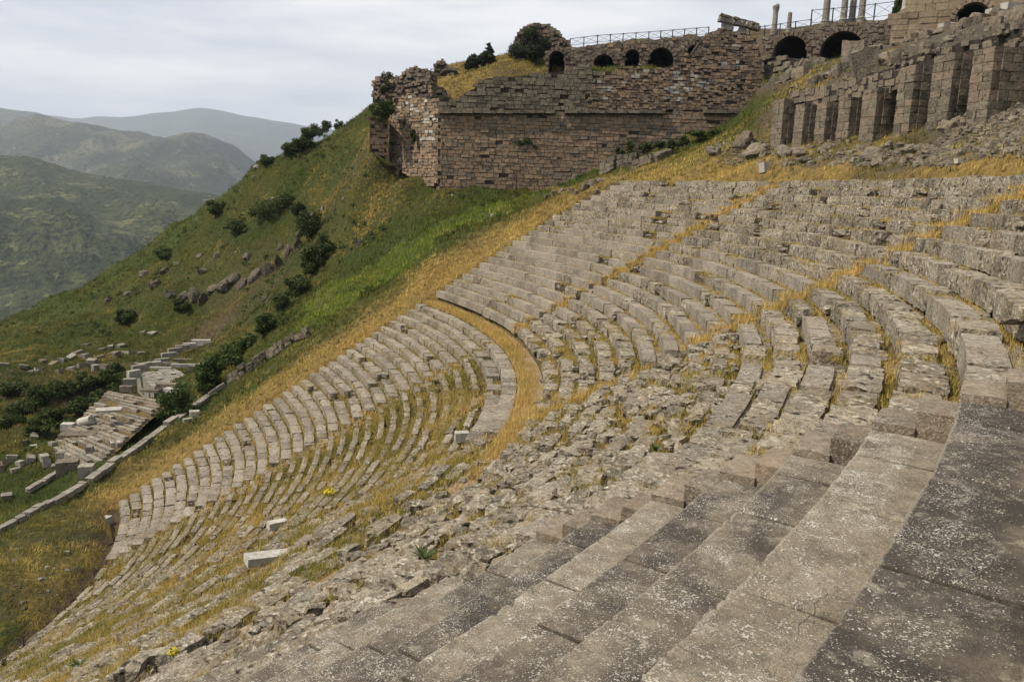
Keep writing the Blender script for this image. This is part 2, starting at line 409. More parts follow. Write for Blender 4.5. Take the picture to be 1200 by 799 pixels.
# strip of slope beyond the far edge of the seats
for q in [(60,690,42,.5,.6),(40,640,46,.6,.5),(70,600,50,.6,.5),(20,700,41,.6,.5),(5,760,36.5,.9,.3),(-60,680,41,.6,.3),
          (150,560,58,.5,.6),(220,497,62.5,.7,.4),(300,436,67,.8,.45),(400,368,69.5,1,.2),(500,303,71.5,1,.15),(600,252,75,1,.2),(680,218,76,.9,.5),
          (250,470,69,.8,.3),(330,415,73,.9,.2),(430,340,76,1,.1),(520,280,79,1,.1),(600,240,80,1,.15),(690,210,79,.7,.6)]: cp(*q)
# retaining edge of the slope and the terrace below it
for q in [(0,618,49.5,.9,.1),(60,588,53,.9,.1),(100,562,56.5,.8,.2)]: cp(*q)
for q in [(160,515,69,.4,.2),(130,480,76,.5,.3),(60,520,66,.7,.2),(0,560,59,.8,.1),(60,590,55.2,.9,.0),(0,500,69.2,.7,.1),(60,470,78,.3,.0),(0,440,88,.5,.2),(-100,500,66,.6,.1),
          (110,440,88,.5,.3),(190,420,97,.3,.4),(240,408,103,.3,.4),(150,400,105,.8,.2)]: cp(*q)
# the hill beyond, up to its skyline
for q in [(0,415,100,.7,.4),(60,400,108,.8,.2),(200,385,108,.8,.2),(270,395,98,.6,.2),(300,370,96,.5,.1),
          (0,400,125,.8,.3),(60,370,130,.9,.2),(120,340,125,.9,.2),(200,345,112,.6,.2,.35),(260,335,108,.5,.2,.5),(330,330,100,.6,.2,.35),(330,300,107,.5,.3,.5),(250,300,115,.6,.4,.4),
          (380,300,94,.7,.3,.4),(200,290,125,.9,.3),(280,245,120,.8,.4),(340,215,116,.9,.3),(380,250,106,.6,.5,.2),(430,260,90,.7,.5),(400,200,112,.9,.4),(450,220,92,.6,.6),
          (420,160,117,.8,.3),(480,240,88,.7,.3),(520,240,84,.8,.3),(560,240,82,1,.1),(640,234,82,1,.2),
          (560,245,77.5,1,.05),(470,300,76,1,.05),(400,350,74,1,.05),(360,385,72,1,.1),(610,232,80,1,.1),(500,262,82,1,.1),(450,300,80,1,.1),(380,345,78,1,.1),(540,262,75.5,1,.15),(445,335,72.5,1,.15),
          (440,120,122,.7,.2),(400,145,122,.9,.2),(340,180,124,.9,.2),(300,198,123,.9,.3),(250,235,128,.9,.3),(200,267,132,.9,.3),(150,300,135,.9,.3),(60,350,139,.9,.3),(0,383,142,.9,.3),(-120,450,146,.9,.3)]: cp(*q)
for (x, y, d) in [(440,120,122),(400,145,122),(340,180,124),(250,235,128),(150,300,135),(60,350,139),(0,383,142),(-120,450,146)]:
    p = at(x, y, d); f2 = np.array([FW[0], FW[1]])/np.linalg.norm(FW[:2]); l2 = -np.array([RT[0], RT[1]])
    for e, dz in ((12, -6), (35, -32), (80, -80)):
        q = p[:2]+(f2*.8+l2*.35)*e; ctrl.append((q[0], q[1], p[2]+dz, .8, .3, .1))
# foot of the great wall and the ground behind it
for (x, y) in [(515,219),(560,223),(600,226),(640,227),(670,214),(704,201),(738,189),(770,176),(800,165),(850,149),(893,140)]:
    for d in (86.6, 87.8, 89.0): cp(x, y, d, .75, .3)
for q in [(480,211,91.5),(498,217,90),(462,201,94.5),(446,191,92.5),(434,182,92),(434,182,95),(462,201,97),(480,211,94)]: cp(*q, .6, .35)
for q in [(440,175,93,.6,.4),(475,195,89.5,.5,.6),(515,226,84,.5,.75),(600,232,84,.7,.35),(660,232,83,.8,.3),(720,202,83,1,.1),(790,178,82,1,.05),(860,154,80,1,.05)]: cp(*q)
for q in [(455,112,99,.3,.7),(515,108,93,.2,.9),(560,100,94,.3,.95),(530,93,100,.3,.95),(600,82,97,.5,.5),(640,84,95,.6,.4),(680,87,94,.7,.4),(720,86,92.5,.7,.3),(760,83,92.5,.6,.5),(800,80,92,.5,.4),(840,76,93,.5,.4),(600,70,110,.4,.6),(520,85,112,.4,.7)]: cp(*q)
for q in [(700,62,108,.3,.4),(780,56,108,.3,.4),(850,50,107,.3,.4),(690,86,96,.5,.4),(740,85,95.5,.5,.4),(790,83,95,.5,.4),(830,78,95,.5,.4),(700,85,101,.3,.4),(740,84,101,.3,.4),(790,82,101,.3,.4),(830,77,100,.3,.4),(700,70,130,.3,.4),(850,60,130,.3,.4)]: cp(*q)
# green shoulder between the wall and the seats, rocks under the portico
for q in [(740,205,74,.6,.8),(800,185,70,.8,.4),(850,160,70,1,.1),(895,140,70,.8,.2,.3),(800,210,62,.4,1),(860,200,57,.4,1),(905,180,61,.6,.4,.5),(900,195,54,.4,.9),
          (960,185,52,.7,.45,.4),(1030,185,44,.7,.45,.4),(1000,172,56,.7,.4,.3),(1080,175,42,.6,.5,.4),(1130,190,35,.4,.9,.1),(1200,180,32,.4,.9,.1),(1120,160,40,.3,.3,.8),(1160,135,41,.3,.3,.9),(1210,115,40,.3,.3,.9),
          (1280,150,31,.3,.7,.3)]: cp(*q)
# ground above the portico
for q in [(920,106,68,.0,.5,.8),(960,98,64,.1,.6,.6),(1020,82,60,.3,.5,.8),(1080,62,57,.3,.5,.8),(1150,45,54,.3,.3,.8),(1210,30,52,.3,.3,.8),(900,86,80,.1,.3,.9),(940,82,78,.1,.3,.9),
          (1000,68,76,.1,.2,.9),(1060,48,70,.3,.3,.8),(1130,35,64,.5,.5,.3),(1210,20,60,.5,.5,.3)]: cp(*q)
for q in [(900,52,100,.3,.3),(1000,46,96,.3,.3),(1100,36,90,.3,.3),(1000,55,130,.3,.3)]: cp(*q)
ctrl = np.array(ctrl)
def rbf(vals, reg=.6):
    X = ctrl[:, :2]; D = np.sqrt(((X[:, None]-X[None])**2).sum(-1)+1.0)
    n = len(X); A = np.zeros((n+3, n+3)); A[:n, :n] = -D+np.eye(n)*reg
    A[:n, n] = 1; A[:n, n+1:] = X; A[n, :n] = 1; A[n+1:, :n] = X.T
    w = np.linalg.solve(A, np.concatenate([vals, [0,0,0]])); return w
def rbf_eval(w, x, y):
    P = np.stack([x.ravel(), y.ravel()], 1); out = np.zeros(len(P)); X = ctrl[:, :2]
    for i in range(0, len(P), 20000):
        q = P[i:i+20000]; D = np.sqrt(((q[:, None]-X[None])**2).sum(-1)+1.0)
        out[i:i+20000] = -D@w[:len(X)]+w[len(X)]+q@w[len(X)+1:]
    return out.reshape(x.shape)
wz = rbf(ctrl[:, 2])
def shepard(v, x, y):
    P = np.stack([x.ravel(), y.ravel()], 1); out = np.zeros(len(P)); X = ctrl[:, :2]
    for i in range(0, len(P), 20000):
        q = P[i:i+20000]; D = 1/(((q[:, None]-X[None])**2).sum(-1)+4.0)**1.5
        out[i:i+20000] = (D@v)/D.sum(1)
    return out.reshape(x.shape)
def vnoise(x, y, s, seed):
    return np.array([noise.fractal(Vector((float(a)*s, float(b)*s, seed)), 1.0, 2.0, 4) for a, b in zip(x.ravel(), y.ravel())]).reshape(x.shape)
def terrain_z(x, y, bumpy=True):
    x = np.asarray(x, float); y = np.asarray(y, float)
    z = rbf_eval(wz, x, y); r, a = ra_inv(x, y)
    zb = zbowl(r)-.42-np.where((r > R0-W-.5) & (r < R0+.3), .3, 0)
    t = np.clip((a+.012)/-.012+1, 0, 1)*0
    inside = (a < 0.004) & (r < ru(22.6)) & (r > rl(32.2)) & (x > -5)
    if bumpy:
        n = vnoise(x, y, .11, 3.0)*1.3+vnoise(x, y, .5, 9.0)*.38
        z = z+n*np.where(a < 0, np.clip((rl(32)-r)/14, 0, 1)+np.clip((r-ru(22))/10, 0, .6), np.clip(a*8, 0, 1))*np.where(inside, 0, 1)
    return np.where(inside, zb, z)
gx = np.concatenate([np.arange(-30, 14, 2.0), np.arange(14, 120, .62), np.arange(120, 175, 2.5)])
gy = np.concatenate([np.arange(-110, -75, 1.5), np.arange(-75, 110, .62), np.arange(110, 200, 2.5)])
GX, GY = np.meshgrid(gx, gy, indexing='ij'); GZ = terrain_z(GX, GY)
att_g = shepard(ctrl[:, 3], GX, GY); att_d = shepard(ctrl[:, 4], GX, GY); att_r = shepard(ctrl[:, 5], GX, GY)
rr, aa = ra_inv(GX, GY); ins = (aa < .004) & (rr < ru(22.6)) & (rr > rl(32.2))
att_g = np.where(ins, .35, att_g); att_d = np.where(ins, .45, att_d); att_r = np.where(ins, .2, att_r)
ni, nj = GX.shape; idx = np.arange(ni*nj).reshape(ni, nj)
F4 = np.stack([idx[:-1,:-1], idx[1:,:-1], idx[1:,1:], idx[:-1,1:]], -1).reshape(-1, 4)
me = mesh_np('hillside', np.stack([GX, GY, GZ], -1).reshape(-1, 3), F4, MAT['terrain'], {'green': att_g.ravel(), 'dry': att_d.ravel(), 'rocky': att_r.ravel()}, True)
hill = tag(obj('hillside', me), kind='structure')
from bisect import bisect_right
def gz(x, y):
    i = min(max(bisect_right(gx, x)-1, 0), ni-2); j = min(max(bisect_right(gy, y)-1, 0), nj-2)
    u = (x-gx[i])/(gx[i+1]-gx[i]); v = (y-gy[j])/(gy[j+1]-gy[j])
    return float(GZ[i,j]*(1-u)*(1-v)+GZ[i+1,j]*u*(1-v)+GZ[i,j+1]*(1-u)*v+GZ[i+1,j+1]*u*v)
def gat(arr, x, y):
    i = min(max(bisect_right(gx, x)-1, 0), ni-2); j = min(max(bisect_right(gy, y)-1, 0), nj-2); return float(arr[i, j])
def hit(px, py, d0=25.0, d1=170.0):                 # where the sight line of a photo pixel meets the hillside
    v = at(px, py, 1)-C; d = d0
    while d < d1:
        p = C+v*d
        if p[2] < gz(p[0], p[1]): return p, d
        d += .25
    return C+v*d1, d1

# ------------------------------------------------------------------ far country
def far_mat(name, a, b_, c_, sc=1.0):
    m, n, b = new_mat(name); k = NB(n)
    n1 = k.noise(.0028*sc, 6, .65); n2 = k.noise(.022*sc, 5, .75); n3 = k.noise(.08*sc, 3, .7)
    fld = k.vor(.0075*sc, out='Color'); c = k.mix(k.ramp(n1, .40, .60), a, b_)
    c = k.mix(k.math('MULTIPLY', k.ramp(fld, .62, .66), k.ramp(n1, .44, .56)), c, tuple(x*.8 for x in c_))
    c = k.mix(k.ramp(n2, .56, .66), c, c_)
    c = k.mix(k.ramp(n3, .48, .58), c, tuple(x*.4 for x in a))
    k.L(c, b.inputs['Base Color']); k.bump(b, k.math('ADD', n2, k.math('MULTIPLY', n3, .5)), 1.0, 14/sc); return m
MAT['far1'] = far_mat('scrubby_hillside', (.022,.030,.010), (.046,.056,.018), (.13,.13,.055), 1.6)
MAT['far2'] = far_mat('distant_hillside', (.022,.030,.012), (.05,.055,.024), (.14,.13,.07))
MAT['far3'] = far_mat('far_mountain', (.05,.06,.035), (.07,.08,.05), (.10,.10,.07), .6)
VALLEY = -210.0
def far_ridge(name, pts, dist, back, amp, mat, seed, n_u=260, n_v=70):
    xs = np.array([p[0] for p in pts], float); ys = np.array([p[1] for p in pts], float)
    U = np.linspace(xs[0], xs[-1], n_u); Y = np.interp(U, xs, ys)
    V = np.linspace(0, 1, n_v); G = np.zeros((n_u, n_v, 3))
    for i, (u, y) in enumerate(zip(U, Y)):
        y += 1.6*noise.fractal(Vector((u*.03, seed, 0)), 1, 2, 5)
        crest = at(u, y, dist); d = crest[:2]-C[:2]; L_ = np.linalg.norm(d); d /= L_
        for j, v in enumerate(V):
            if v < .72: t = v/.72; s_ = L_-(1-t)*back; z = VALLEY+(crest[2]-VALLEY)*(1-(1-t)**1.35*(1.0))
            else: t = (v-.72)/.28; s_ = L_+t*back*.8; z = crest[2]+(VALLEY-crest[2])*t**1.4
            p = C[:2]+d*s_
            nn = noise.fractal(Vector((p[0]/dist*5, p[1]/dist*5, seed)), .9, 2.1, 6)*amp
            G[i, j] = (p[0], p[1], z+nn*(4*t*(1-t) if v < .72 else (1-t)*t*2))
    ids = np.arange(n_u*n_v).reshape(n_u, n_v)
    F = np.stack([ids[:-1,:-1], ids[1:,:-1], ids[1:,1:], ids[:-1,1:]], -1).reshape(-1, 4)
    return tag(obj(name, mesh_np(name, G.reshape(-1, 3), F, MAT[mat], None, True)), kind='structure')
far_ridge('near_valley_hill', [(-500,195),(-200,182),(0,180),(30,182),(70,193),(100,202),(140,208),(200,219),(260,232),(420,262),(700,330)], 1500, 1150, 60, 'far1', 1.3)
far_ridge('middle_hill', [(-500,160),(-200,150),(0,148),(20,138),(45,133),(80,143),(120,148),(150,156),(190,165),(240,167),(275,176),(300,192),(360,215),(600,260)], 4000, 2200, 130, 'far2', 4.7)
far_ridge('far_mountain', [(-500,120),(-100,122),(0,127),(30,131),(90,138),(160,135),(205,130),(232,126),(260,130),(300,139),(350,149),(430,160),(700,185),(1400,200)], 9000, 3000, 200, 'far3', 8.1)
far_ridge('left_mountain', [(-500,100),(-100,116),(0,126),(40,132),(90,146),(160,170)], 5200, 1500, 110, 'far3', 5.2)
bmv = [(-13900,-13900,VALLEY),(13900,-13900,VALLEY),(13900,13900,VALLEY),(-13900,13900,VALLEY)]
tag(obj('valley_floor', mesh_np('valley_floor', bmv, [(0,1,2,3)], MAT['far1'])), kind='structure')
# valley sides below the acropolis, joining the hillside to the valley floor
def skirt():
    V = []; F = []; n = 0
    ring = [(gx[i], gy[-1]) for i in range(0, ni, 3)][::-1]+[(gx[0], gy[j]) for j in range(nj-1, -1, -3)]+[(gx[i], gy[0]) for i in range(0, ni, 3)]+[(gx[-1], gy[j]) for j in range(0, nj, 3)]
    cx, cy = 80.0, -10.0
    for (x, y) in ring:
        d = np.array([x-cx, y-cy]); d /= np.linalg.norm(d); z0 = gz(x, y)
        for t in np.linspace(0, 1, 14):
            r_ = t**1.3*620; z = z0+(VALLEY-6-z0)*(t**.85)
            nn = noise.fractal(Vector(((x+d[0]*r_)*.012, (y+d[1]*r_)*.012, 2.2)), 1, 2, 5)*18*math.sin(math.pi*t)
            V.append((x+d[0]*r_, y+d[1]*r_, z+nn-(.3 if t == 0 else 0)))
    m_ = len(ring)
    for i in range(m_):
        for t in range(13): a = i*14+t; b = ((i+1) % m_)*14+t; F.append((a, a+1, b+1, b))
    tag(obj('valley_side', mesh_np('valley_side', V, F, MAT['far1'], None, True)), kind='structure')
skirt()

# ------------------------------------------------------------------ theatre seating
def seat_state(j, a):
    """what is left of upper row j at angle a"""
    if a > A1: return 'cut' if nz(a*30, j, .5, 3) > (-.25 if j < 12 else .12) else 'worn'
    if a > A2: 
        if j < 5 and a < A1-.06: return 'worn' if nz(a*60, j*1.3, .5, 5) > -.25 else 'rubble'
        return 'worn' if (j > 12 or nz(a*40, j, .45, 8) > 0.05) else 'cut'
    if a > A3:
        lim = 10.5+3.0*((A2-a)/(A2-A3)-.5)*-1+1.2*nz(a*20, 0, 1, 4)
        f = (a-A3)/(A2-A3)
        lim = 6.0+7.5*f if f < .35 else 8.6
        lim += 1.0*nz(a*30, 1, 1, 4)
        if j < lim: return 'rubble'
        return 'worn' if nz(a*40, j, .6, 2) > -.2 else 'cut'
    if j >= 4 and a < A3-.013*max(0, 8.5-j): return 'near'
    return 'rubble'
STAIRS = (A1, A2, A3)
SW = .42                                           # half width of a stair, metres
def stair_near(r, a, extra=0.0):
    for s_ in STAIRS:
        if abs(a-s_)*r*S < SW+extra: return s_
    return None
wedge_lab = {
 'UA': ('upper wedge of clean cut grey seats at the far edge beside the green slope', ),
 'UB': ('upper wedge of worn grey seats between the two far golden grass stairs', ),
 'UC': ('upper wedge of crumbling seats and rubble left of the dark step blocks', ),
 'UD': ('near block of smooth lichen spotted seats filling the foreground', ),
 'LA': ('lower fan of curved seats at the far edge running down to the terrace', ),
 'LB': ('lower wedge of grass covered seats below the golden walkway', ),
 'LC': ('lower wedge of broken seats with rubble and dry grass in front of the foreground rows', )}
bases = {'UA': P3(ru(0), -.15, 0), 'UB': P3(ru(0), -.45, 0), 'UC': P3(ru(0), -.8, 0), 'UD': P3(ru(8), -1.0, zu(8)-.4), 'LA': P3(rl(31), -.15, zl(31)-.4), 'LB': P3(rl(31), -.45, zl(31)-.4), 'LC': P3(rl(31), -.9, zl(31)-.4)}
WG = {}
for k_, (lb,) in wedge_lab.items():
    WG[k_] = Pieces(empty('seating_wedge', bases[k_], lb, 'theatre seats', 'wedges of the theatre seating'), bases[k_])
Z3 = np.array([0,0,1.0])
def put_block(pc, var, mat, r, a, ztop, length, depth, height, name, jit=.0, back=0.0, shade=None):
    t, o, td = dirs(r, a)
    c2 = xy(r, a)+o*(depth/2+back)
    X = np.array([t[0], t[1], 0]); Y = np.array([o[0], o[1], 0])
    if np.cross(X, Y)[2] < 0: X = -X
    if jit:
        X = X+Z3*random.gauss(0, jit*.5); X /= np.linalg.norm(X); Y = Y+Z3*random.gauss(0, jit*.4); Y /= np.linalg.norm(Y)
        Y = Y-X*(X@Y); Y /= np.linalg.norm(Y)
    Zv = np.cross(X, Y)
    o3 = np.array([c2[0], c2[1], ztop-height/2])+np.array([random.gauss(0,1), random.gauss(0,1), random.gauss(0,.6)])*jit*.5
    if random.random() < .5 and mat != 'lichen': X, Y = -X, -Y
    if mat == 'lichen' and Y@np.array([o[0], o[1], 0]) < 0: X, Y = -X, -Y
    pc.add(var, mat, frame(o3, X, Y, Zv, (length, depth, height)), name, max(length*.5, depth*.6), shade)
def rubble_at(pc, r, a, z, n, smin=.18, smax=.6, mat='eroded', spread=.5):
    for _ in range(n):
        aa_ = a+random.uniform(-.5, .5)*1.2/(r*S); r_ = r+random.uniform(-.1, 1.05)
        t, o, td = dirs(r_, aa_); p = xy(r_, aa_)
        s_ = random.uniform(smin, smax)*random.uniform(.6, 1.15)
        th = math.atan2(t[1], t[0])+random.gauss(0, .45)
        X = np.array([math.cos(th), math.sin(th), random.gauss(0,.12)]); X /= np.linalg.norm(X)
        Y = np.cross(Z3+np.array([random.gauss(0,.15), random.gauss(0,.15), 0]), X); Y /= np.linalg.norm(Y); Zv = np.cross(X, Y)
        zz = z(r_)+random.uniform(-.12, .03)
        v = random.choice(ROUGH) if random.random() < .72 else random.choice(WORN)
        pc.add(v, mat, frame((p[0], p[1], zz), X, Y, Zv, (s_*random.uniform(1.1,2.0), s_*random.uniform(.8, 1.1), s_*random.uniform(.35,.6))), 'rubble_stone', s_)
AEND = -1.62
ROWSHADE = {4:.5, 5:.3, 15:.6, 14:.92, 13:.08, 12:.48, 11:.75, 10:.12, 9:.68, 8:.5, 7:.05, 6:.5}
near_L = Variant('near_seat', *block_np(5, .0, 1, 1, 1, .0))
def near_block_np(seed):
    """long seat: worn arris, raised front bench and a shallow sunken foot band behind it"""
    rs = random.Random(seed); bm = bmesh.new(); nx = 44
    prof = [(-.5,-.5),(-.5,.40),(-.497,.47),(-.490,.492),(-.478,.5),(-.2,.497),(.08,.494),(.14,.489),(.17,.480),(.21,.477),(.36,.477),(.5,.477),(.5,-.5)]
    rows = []; xs_ = [-.5, -.494, -.486]+[i/nx-.5 for i in range(1, nx)]+[.486, .494, .5]; nx = len(xs_)-1
    for i in range(nx+1):
        x = xs_[i]; e = max(0, abs(x)-.485)/.015; row = []
        for (y, z) in prof:
            n1 = noise.noise(Vector((x*6+seed*4.1, y*3, z*2)))*.016+noise.noise(Vector((x*24+seed, y*9, z*9)))*.012
            if y < -.47: n1 -= max(0, noise.noise(Vector((x*17+seed*2.7, 5, 1)))-.22)*-.09; zchip = max(0, noise.noise(Vector((x*17+seed*2.7, 5, 1)))-.22)*.22
            else: zchip = 0
            yy = y+(n1*1.3 if y < -.4 else 0); zz = z+(n1*.9 if z > .3 else 0)-zchip*(z > .44)
            if z > .3: zz -= e*.06
            row.append(bm.verts.new((x, yy, zz)))
        rows.append(row)
    for i in range(nx):
        for k in range(len(prof)-1):
            bm.faces.new((rows[i][k], rows[i][k+1], rows[i+1][k+1], rows[i+1][k]))
    bm.faces.new(rows[0]); bm.faces.new(rows[-1][::-1])
    bmesh.ops.recalc_face_normals(bm, faces=bm.faces)
    bmesh.ops.triangulate(bm, faces=bm.faces); bm.verts.index_update()
    V = np.array([v.co[:] for v in bm.verts]); F = np.array([[v.index for v in f.verts] for f in bm.faces]); bm.free(); return V, F
NEAR = variants('near_seat_block', 7, lambda i: near_block_np(i+3))
# upper rows
for j in range(NU+0):
    a = .0+random.uniform(-.0, .0)
    if j >= 14: a = -.004*(j-14)
    while a > AEND:
        r = ru(j); isnear = a < A3 and j >= 6
        Lm = random.uniform(1.35, 2.3) if a < A3 else random.uniform(1.1, 2.3) if a > A1 else random.uniform(.8, 1.6)
        da = Lm/(r*S*1.05); ac = a-da/2
        st = stair_near(r, ac, Lm/2)
        nxt = a-da
        for s_ in STAIRS:                        # stop the row at each stair and start again on its other side
            if a > s_+SW/(r*S) > nxt: nxt = s_+SW/(r*S); 
            if a <= s_+SW/(r*S)+1e-9 and a > s_-SW/(r*S): a = s_-SW/(r*S); nxt = a-da
        Lr = (a-nxt); ac = a-Lr/2
        t, o, td = dirs(r, ac); Lm = np.linalg.norm(xy(r, a)-xy(r, nxt))
        if Lm < .12: a = nxt-1e-6; continue
        pc = WG['UA'] if ac > A1 else WG['UB'] if ac > A2 else WG['UC'] if ac > A3 else WG['UD']
        stt = seat_state(j, ac)
        if not visible(P3(r, ac, zu(j)), 260): a = nxt; continue
        if stt == 'near':
            put_block(pc, random.choice(NEAR), 'lichen', r, ac, zu(j)+random.uniform(-.008,.008), Lm-.016, td+.012, .47, 'seat_block', shade=min(1.15, max(-.1, ROWSHADE.get(j, .5)+random.gauss(0,.06))))
        elif stt == 'cut':
            put_block(pc, random.choice(LONG), 'seat', r, ac, zu(j)+random.gauss(0,.012), Lm+.008, td*.64, .50, 'seat_block', .008, back=.02)
            # lower foot slab behind the bench
            put_block(pc, random.choice(LONG), 'eroded', r+.62, ac, zu(j)-.085+random.gauss(0,.012), Lm, td*.42, .36, 'foot_slab', .01)
        elif stt == 'worn':
            if random.random() < .91:
                put_block(pc, random.choice(WORN), 'eroded', r, ac, zu(j)+random.gauss(.0,.028), Lm*random.uniform(.97,1.08), td*random.uniform(.66,.85), .52, 'seat_block', .022, back=random.uniform(0,.05))
            else: rubble_at(pc, r, ac, lambda q, j=j: zu(j)-.2, 4, .2, .5)
            if random.random() < .5: rubble_at(pc, r+.6, ac, lambda q, j=j: zu(j)-.12, 2, .12, .32)
        else:
            if random.random() < .66: put_block(pc, random.choice(WORN), 'eroded', r, ac, zu(j)-.06+random.gauss(0,.04), Lm*.98, td*random.uniform(.42,.62), .46, 'seat_block', .05)
            rubble_at(pc, r, ac, lambda q: float(zbowl(q))-.04, 5 if ac < A2 else 3, .12, .46)
        a = nxt
# lower rows
for k in range(NL):
    a = .0 if k > 1 else -.002
    while a > AEND:
        r = rl(k); Lm = random.uniform(.9, 1.9); da = Lm/(r*S*1.05)
        nxt = a-da
        for s_ in (A1, A2):
            if a > s_+SW/(r*S) > nxt: nxt = s_+SW/(r*S)
            if a <= s_+SW/(r*S)+1e-9 and a > s_-SW/(r*S): a = s_-SW/(r*S); nxt = a-da
        ac = (a+nxt)/2; t, o, td = dirs(r, ac); td *= TL; Lm = np.linalg.norm(xy(r, a)-xy(r, nxt))
        if Lm < .12: a = nxt-1e-6; continue
        if not visible(P3(r, ac, zl(k)), 260): a = nxt; continue
        if ac > A1:
            pc = WG['LA']
            if k > 2 and random.random() < .05: rubble_at(pc, r, ac, lambda q: float(zbowl(q))-.05, 3, .15, .4); a = nxt; continue
            pc = WG['LA']; w_ = nz(ac*50, k, .5, 12) < .12
            put_block(pc, random.choice(WORN if w_ else LONG), 'seat', r, ac, zl(k)+random.gauss(0,.015), Lm+.005, td*(random.uniform(.80,.90) if k > 0 else .97), .46, 'seat_block', .03 if w_ else .012)
        elif ac > A2:
            pc = WG['LB']
            if k < 1 or (k < 2 and nz(ac*40, k, 1, 2) > -.3): put_block(pc, random.choice(CUT), 'seat', r, ac, zl(k)+.02, Lm-.02, td*.97, .46, 'seat_block', .012)
            elif nz(ac*70, k*1.7, .5, 7) > -.3: put_block(pc, random.choice(WORN), 'eroded', r, ac, zl(k)-.05+random.gauss(0,.03), Lm*1.0, td*.42, .36, 'seat_block', .04)
            elif random.random() < .6: rubble_at(pc, r, ac, lambda q: float(zbowl(q))-.1, 2, .15, .4)
        else:
            pc = WG['LC']; q_ = nz(ac*60, k*1.3, .4, 9)
            if q_ > .05: put_block(pc, random.choice(WORN), 'eroded', r, ac, zl(k)-.06+random.gauss(0,.04), Lm*.97, td*.5, .38, 'seat_block', .07)
            rubble_at(pc, r, ac, lambda q: float(zbowl(q))-.10, random.choice((1,2,3)), .14, .48)
        a = nxt
for i in range(520):                              # broken stones strewn over the near part of the walkway
    a = random.uniform(-1.45, -.70); r = random.uniform(R0-W-.3, R0+.2)
    if nz(a*22, 0, 1, 17) > .05 and random.random() < .85: continue
    rubble_at(WG['UC'] if a > A3 else WG['LC'], r-.3, a, lambda q: -.42, 1, .16, .6)
for k_ in WG: WG[k_].flush('small_seat_stones')

# stairs: two steps to each row
def stair(sa, lab, style, rows_u, rows_l):
    b0 = P3(ru(0), sa, 0); root = empty('stairway', b0, lab, 'stairs', 'stairways climbing the theatre'); pc = Pieces(root, b0)
    for j in rows_u:
        for half in (0, 1):
            r = ru(j)+half*.5; t, o, td = dirs(r, sa)
            zt = zu(j-1)+(H*S)*(half*.5+.34) if j > 0 else .12+half*.15
            if style == 'block':
                zt = zu(j)+H*S*(.18+.42*half)
                put_block(pc, random.choice(CUT), 'step', r, sa, zt, SW*2*random.uniform(.9,.99), td*.5+.02, .42, 'step', .01)
            elif random.random() < .75:
                put_block(pc, random.choice(WORN), 'eroded', r, sa+random.gauss(0,.002), zt-.06, SW*2*random.uniform(.6,.95), td*.5, .30, 'step', .06)
    for k in rows_l:
        for half in (0, 1):
            r = rl(k)+half*.46; zt = zl(k+1)+HL*S*(half*.5+.34)
            if random.random() < .75:
                put_block(pc, random.choice(CUT if random.random() < .5 else WORN), 'eroded', r, sa, zt, SW*2*.95, .36, .34, 'step', .03)
    pc.flush('small_steps')
stair(A1, 'stairway with golden grass nearest the far edge of the seats', 'grass', range(0, 22), range(0, 31))
stair(A2, 'middle stairway choked with golden grass crossing the worn seats', 'grass', range(4, 22), range(0, 31))
stair(A3, 'stairway of squared step blocks with dark ends in front of the smooth near rows', 'block', range(8, 17), [])

# walkway between the two tiers
wv, wf = [], []
As = np.linspace(.0, AEND, 180); Rs = np.linspace(R0-W-.05, R0+.1, 5)
for a in As:
    for r in Rs:
        p = xy(r, a); wv.append((p[0], p[1], -.50+.12*(r-(R0-W))/W+.05*nz(p[0], p[1], 1.2, 1)))
for i in range(len(As)-1):
    for k in range(4): q = i*5+k; wf.append((q, q+5, q+6, q+1))
def walk_mat():
    m, n, b = new_mat('walkway_rock'); k = NB(n)
    c = k.mix(k.ramp(k.noise(.8, 5, .7), .38, .62), (.21,.15,.115), (.27,.225,.18)); c = k.mix(k.ramp(k.noise(7, 5, .7), .5, .7), c, (.12,.09,.07))
    k.L(c, b.inputs['Base Color']); k.bump(b, k.noise(5, 6, .7), .8, .06); return m
MAT['walk'] = walk_mat()
tag(obj('walkway', mesh_np('walkway', wv, wf, MAT['walk'], None, True)), kind='structure')

